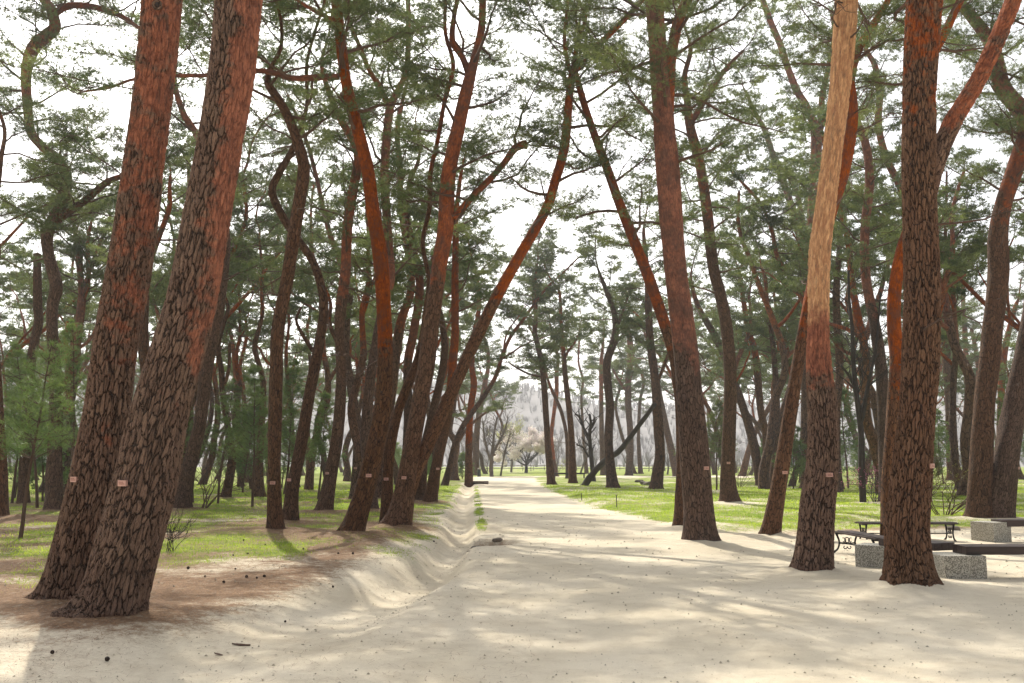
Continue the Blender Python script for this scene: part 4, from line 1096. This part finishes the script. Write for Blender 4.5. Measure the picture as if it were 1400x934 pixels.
def iron_bench(loc, rz, label, L, h=.39, wd=.42):
    e = empty('park_bench', loc, label, 'bench', 'cast iron benches', rz)
    n = 6; sw = wd / n
    for k in range(n):
        y = (k - (n - 1) / 2) * sw; zc = h - .012 - (.012 if k in (0, n - 1) else 0)
        box_part('slat', e, [((0, y, zc), (L, sw - .012, .028))], TIMBER, .005)
    for sx in (-1, 1):
        x = sx * (L / 2 - .10); w = Wood()
        for s in (-1, 1):
            leg = [[x, s * wd * .46, h - .05], [x, s * wd * .40, h * .72], [x, s * wd * .34, h * .48], [x, s * wd * .40, h * .22], [x, s * wd * .53, .035], [x, s * wd * .60, .02]]
            S = catmull(np.column_stack([leg, [.020, .019, .017, .017, .02, .026]]), .02)
            w.tube(S[:, :3], S[:, 3], 8)
            t = np.linspace(0, 4.4, 26); r = .052 * (1 - t / 6.2)
            sp = np.stack([0 * t + x, s * (.062 - .0 * t) + s * r * np.cos(t + 1.2), h * .55 + r * np.sin(t + 1.2)], -1)
            w.tube(sp, np.full(len(t), .009), 6)
            sp = np.stack([0 * t + x, s * .045 + s * r * .8 * np.cos(t + 3.), h * .27 + r * .8 * np.sin(t + 3.)], -1)
            w.tube(sp, np.full(len(t), .009), 6)
        w.tube(np.array([[x, -wd * .5, h - .045], [x, 0, h - .05], [x, wd * .5, h - .045]]), np.full(3, .018), 8)
        w.tube(np.array([[x, -wd * .35, h * .46], [x, 0, h * .42], [x, wd * .35, h * .46]]), np.full(3, .012), 7)
        t = np.linspace(0, 2 * PI, 20)
        w.tube(np.stack([0 * t + x, .045 * np.cos(t), h * .58 + .045 * np.sin(t)], -1), np.full(20, .009), 6, cap=False)
        w.build('leg', IRON, e)
    b = Wood(); b.tube(np.array([[-L / 2 + .1, 0, h * .42], [0, 0, h * .42], [L / 2 - .1, 0, h * .42]]), np.full(3, .011), 7); b.build('stretcher', IRON, e)
p = (6.03, 17.3); iron_bench((p[0], p[1], float(gz(*p))), PI / 2 + .06, 'slatted bench with scrolled black iron legs seen end-on behind the golden-barked pine', 1.75)
p = (7.98, 20.45); iron_bench((p[0], p[1], float(gz(*p))), .0, 'slatted iron-legged bench seen side-on, passing behind the largest right trunk', 1.95)

def rocky(name, loc, s, label, cat, group=None, mat=None, flat=.6):
    import bmesh
    bm = bmesh.new(); bmesh.ops.create_icosphere(bm, subdivisions=3, radius=1.)
    V = np.array([v.co for v in bm.verts]); F = np.array([[v.index for v in f.verts] for f in bm.faces]); bm.free()
    o_ = rng.random(3) * 50
    r = 1 + .25 * vnoise(V[:, 0] * 1.3 + o_[0], V[:, 1] * 1.3 + V[:, 2] * .9 + o_[1]) + .1 * vnoise(V[:, 0] * 3 + o_[2], V[:, 2] * 3)
    V = np.sign(V) * np.abs(V) ** .75 * r[:, None] * np.array([1, .8, flat]) * s
    V = V @ rotz(rng.uniform(0, 6)).T
    o = make_mesh(name, V, [F], mat or STONE, loc=loc); tag(o, label, cat, group); return o
for (px, py, s, lb) in ((652, 745, .13, 'brown stone at the left end of the eroded hole at the road edge'), (664, 741, .16, 'largest stone in the eroded hole at the road edge'), (680, 737, .10, 'small stone at the right end of the eroded hole at the road edge'),
                        (885, 665, .5, 'flat grey stone on the grass left of the tall lawn pine'), (875, 661, .35, 'smaller grey stone on the grass behind the flat grey stone'), (1303, 724, .16, 'grey stone beside the far granite bench')):
    Y = depth_of(py); q = at(px, py, Y); rocky('rock', (q[0], q[1], float(gz(q[0], q[1])) + s * .12), s, lb, 'rock', 'stones near the road', flat=.5)

# stone drain at the ditch end
def drain():
    Y = 74.; q = at(653, 659, Y); z = float(gz(q[0], q[1]))
    e = empty('stone_drain', (q[0], q[1], -.1), 'low dark stone drain opening where the ditch meets the road end', 'drain')
    box_part('side_stone', e, [((-.62, 0, 0), (.34, .9, .5))], STONE, .05)
    box_part('side_stone', e, [((.62, .05, 0), (.34, .9, .46))], STONE, .05)
    box_part('lintel', e, [((0, .1, .25), (1.6, .8, .14), rotz(.04))], STONE, .04)
    box_part('mouth_shade', e, [((0, .5, -.05), (1.0, .12, .5))], TWIG_DARK, .01)  # dark panel closing the opening, painted as the shade inside the drain
drain()
def bollard():
    Y = 112.; q = at(655, 651, Y)
    e = empty('bollard', (q[0], q[1], 0.), 'short dark bollard with pale cap standing at the far left end of the road', 'bollard')
    w = Wood(); w.tube(np.array([[0, 0, -.1], [0, 0, .3], [0, 0, .78]]), np.array([.2, .19, .19]), 14); w.build('post', BINMAT, e)
    w = Wood(); w.tube(np.array([[0, 0, .782], [0, 0, .84], [0, 0, .9]]), np.array([.22, .22, .16]), 14); w.build('cap', PALEWOOD, e)
bollard()
def rail():
    Y = 96.; a = at(757, 647, Y); b = at(800, 646, Y)
    e = empty('wooden_rail', ((a[0] + b[0]) / 2, Y, 0.), 'low dark wooden rail between the trunks right of the road end', 'rail')
    L = b[0] - a[0]
    box_part('rail_beam', e, [((0, 0, .52), (L, .12, .16))], TWIG_DARK, .02)
    for k in range(3): box_part('post', e, [((-L / 2 + .1 + k * (L - .2) / 2, .13, .22), (.12, .12, .66))], TWIG_DARK, .01)
rail()
def fence():
    Y = 186.; x0, x1 = -16., 46.
    e = empty('wooden_fence', ((x0 + x1) / 2, Y, 0.), 'long low pale fence across the far field behind the trees', 'fence')
    L = x1 - x0; n = 32
    for z in (.45, .95): box_part('rail_beam', e, [((0, -.08, z), (L, .05, .13))], PALEWOOD, .01)
    po = None
    for k in range(n):
        if po is None: po = box_part('post', e, [((0, 0, .55), (.13, .1, 1.3))], PALEWOOD, .01); o = po
        else: o = po.copy(); COL.objects.link(o)
        o.location = (-L / 2 + k * L / (n - 1), 0, 0)
fence()
def stakes():
    lab = ['thin low stake on the lawn beside the road', 'taller thin stake on the lawn, nearer the camera']
    for (px, py, h), lb in zip(((795, 685, .27), (843, 694, .40)), lab):
        Y = depth_of(py); q = at(px, py, Y); z = float(gz(q[0], q[1]))
        e = empty('garden_stake', (q[0], q[1], z), lb, 'stake', 'stakes on the lawn')
        w = Wood(); w.tube(np.array([[0, 0, -.1], [.004, 0, .1], [.0, .004, h]]), np.full(3, .016), 7); w.build('post', TWIG_DARK, e)
        w = Wood(); w.tube(np.array([[0, 0, h - .005], [0, 0, h + .02], [0, 0, h + .04]]), np.array([.026, .028, .016]), 8); w.build('cap', STONE, e)
stakes()
# bark fragment and pine cones on the earth
def bark_piece(px, py, s, lb):
    Y = depth_of(py); q = at(px, py, Y); z = float(gz(q[0], q[1]))
    u = np.linspace(-1, 1, 9); v = np.linspace(-1, 1, 5); U, Vv = np.meshgrid(u, v)
    Z = .22 * (1 - Vv ** 2) + .1 * vnoise(U * 2 + px, Vv * 2)
    wid = (1 - np.abs(U) ** 2.5) * (.35 + .08 * vnoise(U * 3, Vv * 2 + py)) + .03
    P = np.stack([U, Vv * wid, Z * .35], -1).reshape(-1, 3) * s
    P2 = P - np.array([0, 0, .05 * s])
    i = (np.arange(4)[:, None] * 9 + np.arange(8)[None]).ravel(); Q = np.stack([i, i + 1, i + 10, i + 9], -1)
    o = make_mesh('bark_fragment', np.vstack([P, P2]), [np.vstack([Q, Q[:, ::-1] + 45])], TWIG, loc=(q[0], q[1], z + .012)); o.rotation_euler = (.05, .1, rng.uniform(-.6, .2))
    tag(o, lb, 'bark', 'fallen bark fragments')
bark_piece(330, 871, .085, 'largest curled bark fragment on the sand in the left foreground')
bark_piece(299, 886, .05, 'small bark fragment on the sand, nearest the camera')
bark_piece(225, 836, .05, 'bark fragment on the sand right of the nearest huge trunk base')
def cones():
    w = []
    th = np.linspace(0, 2 * PI, 12, endpoint=False); V = []; F = []
    nr = 9
    for r in range(nr):
        t = r / (nr - 1)
        rad = .020 * math.sin(PI * (.12 + .80 * t)) ** .8
        for k, a in enumerate(th):
            rr = rad * (1 + (.35 if (k + r) % 2 else -.12))
            V.append([rr * math.cos(a), rr * math.sin(a), .048 * t - .004])
    for r in range(nr - 1):
        for k in range(12):
            F.append([r * 12 + k, r * 12 + (k + 1) % 12, (r + 1) * 12 + (k + 1) % 12, (r + 1) * 12 + k])
    src = None; n = 0
    named = [(307, 806), (350, 801), (414, 763), (462, 768), (483, 768), (322, 789), (135, 833), (280, 799), (257, 789), (454, 803), (389, 841), (144, 850), (594, 738), (640, 742)]
    extra = []
    while len(extra) < 12:
        px, py = random.uniform(0, 640), random.uniform(735, 915)
        Y = depth_of(py); q = at(px, py, Y)
        if ditch_x(Y) - q[0] > .6: extra.append((px, py))
    for px, py in named + extra:
        Y = depth_of(py); q = at(px, py, Y); z = float(gz(q[0], q[1]))
        if src is None: src = make_mesh('pine_cone', np.array(V), [np.array(F)], CONE, smooth=False); o = src
        else: o = src.copy(); COL.objects.link(o)
        tag(o, 'small dark brown pine cone lying on the bare earth left of the road', 'pine cone', 'fallen pine cones')
        o.location = (q[0], q[1], z + .016); o.rotation_euler = (rng.uniform(1.1, 2.), rng.uniform(-.4, .4), rng.uniform(0, 6)); s = rng.uniform(.5, .85); o.scale = (s, s, s)
cones()

# needle litter and small stones lying on the earth
def needle_litter():
    N = 150000
    y = 7 + 24 * rng.random(N) ** 1.3; x = -12 * rng.random(N) * np.clip(y / 14, .6, 1.6) + .2
    li = litter_mask(x, y) + .8 * mound(x, y) + .07
    k = rng.random(N) < li * 1.1
    x, y = x[k], y[k]; n = len(x); z = gz(x, y) + .07 * mound(x, y) * 1.2 + .004 + .01 * rng.random(n)
    a = rng.random(n) * 2 * PI; L = .03 + .035 * rng.random(n); w = .0016 * np.clip(y / 8, 1, 2.5)
    d = np.stack([np.cos(a), np.sin(a), rng.normal(0, .12, n)], -1) * L[:, None]; p = np.stack([-np.sin(a), np.cos(a), 0 * a], -1) * w[:, None]
    c = np.stack([x, y, z], -1)
    V = np.stack([c - d - p, c - d + p, c + d], 1).reshape(-1, 3)
    o = make_mesh('needle_litter', V, [np.arange(n * 3).reshape(-1, 3)], LITTER, smooth=False); o['kind'] = 'stuff'
    tag(o, 'reddish brown fallen pine needles scattered over the bare earth', 'needle litter')
LITTER = plain('dry_needles', (.30, .14, .06), .8, .6, 25.)
needle_litter()
def pebbles():
    N = 9000
    y = 5.5 + 26 * rng.random(N) ** 1.5; x = (rng.random(N) * 2 - 1) * (y * .55 + .5)
    k = grass_mask(x, y) < .3; x, y = x[k], y[k]; n = len(x)
    s = (.004 + .011 * rng.random(n) ** 4) * np.clip(y / 10, 1, 2)
    z = gz(x, y) + .3 * s
    base = np.array([[1, 0, 0], [0, 1, 0], [-1, 0, 0], [0, -1, 0], [0, 0, .8]])
    ang = rng.random(n) * 6.28; c_, s_ = np.cos(ang), np.sin(ang)
    B = base[None] * (1 + .35 * rng.normal(0, 1, (n, 5, 1)).clip(-1, 1))
    X = B[..., 0] * c_[:, None] - B[..., 1] * s_[:, None]; Y_ = B[..., 0] * s_[:, None] + B[..., 1] * c_[:, None]
    V = np.stack([X * s[:, None] + x[:, None], Y_ * s[:, None] * .8 + y[:, None], B[..., 2] * s[:, None] + z[:, None]], -1).reshape(-1, 3)
    f = np.array([[0, 1, 4], [1, 2, 4], [2, 3, 4], [3, 0, 4]])
    F = (np.arange(n)[:, None, None] * 5 + f[None]).reshape(-1, 3)
    o = make_mesh('gravel', V, [F], GRAVEL, smooth=False); o['kind'] = 'stuff'; tag(o, 'tiny stones and grit lying on the pale sand', 'gravel')
GRAVEL = plain('mixed_grit', (.56, .48, .36), .9, .5, 3.)
pebbles()
# ------------------------------------------------------------------ haze, light, sky, camera
def haze():
    m, nt = new_mat('thin_spring_haze'); g = NT(nt)
    sc = g.n('ShaderNodeVolumeScatter', Color=(.96, .965, 1., 1), Density=HAZE_D, Anisotropy=.35)
    o = g.n('ShaderNodeOutputMaterial'); nt.links.new(sc.outputs[0], o.inputs['Volume'])
    V, F = [], []; box_bm(V, F, (0, 250, 32), (1400, 660, 90))
    ob = make_mesh('haze', np.array(V), [np.array(F)], m, smooth=False); ob['kind'] = 'structure'
HAZE_D = .00062
if HAZE_D: haze()

AZ, EL = -.29, math.radians(43)
sun = bpy.data.lights.new('sun', 'SUN'); sun.energy = 5.0; sun.angle = math.radians(.55); sun.color = (1, .93, .80)
so = bpy.data.objects.new('sun', sun); COL.objects.link(so)
from mathutils import Vector
dirv = Vector((math.sin(AZ) * math.cos(EL), math.cos(AZ) * math.cos(EL), math.sin(EL)))
so.rotation_euler = dirv.to_track_quat('Z', 'Y').to_euler(); so.location = (0, 30, 60)
wd = bpy.data.worlds.new('World'); SC.world = wd; wd.use_nodes = True
nt = wd.node_tree; nt.nodes.clear(); g = NT(nt)
sky = g.n('ShaderNodeTexSky'); sky.sky_type = 'NISHITA'; sky.sun_disc = False
sky.sun_elevation = EL; sky.sun_rotation = AZ; sky.dust_density = 4.; sky.air_density = 1.; sky.ozone_density = 1.
hs = g.n('ShaderNodeHueSaturation', Color=sky.outputs[0], Saturation=.18, Value=1.45)
bg = g.n('ShaderNodeBackground', Color=hs.outputs[0], Strength=.15)
ow = g.n('ShaderNodeOutputWorld', Surface=bg.outputs[0])

cam = bpy.data.cameras.new('camera'); cam.sensor_width = 36.; cam.lens = FPX / 1400 * 36; cam.clip_end = 3000.; cam.clip_start = .05
co = bpy.data.objects.new('camera', cam); COL.objects.link(co); co.location = (0, 0, CAMZ); co.rotation_euler = (PI / 2 + PITCH, 0, 0)
SC.camera = co
SC.view_settings.view_transform = 'Standard'; SC.view_settings.look = 'None'; SC.view_settings.exposure = 0.; SC.view_settings.gamma = 1.
SC.cycles.use_denoising = True
SC.cycles.max_bounces = 5; SC.cycles.diffuse_bounces = 3; SC.cycles.transmission_bounces = 3; SC.cycles.volume_bounces = 0; SC.cycles.transparent_max_bounces = 6
SC.cycles.use_adaptive_sampling = True; SC.cycles.adaptive_threshold = .025
SC.cycles.sample_clamp_indirect = 6.

print('TRIS', sum(len(o.data.polygons) for o in SC.objects if o.type == 'MESH' ), sum(len(m.polygons) for m in bpy.data.meshes))
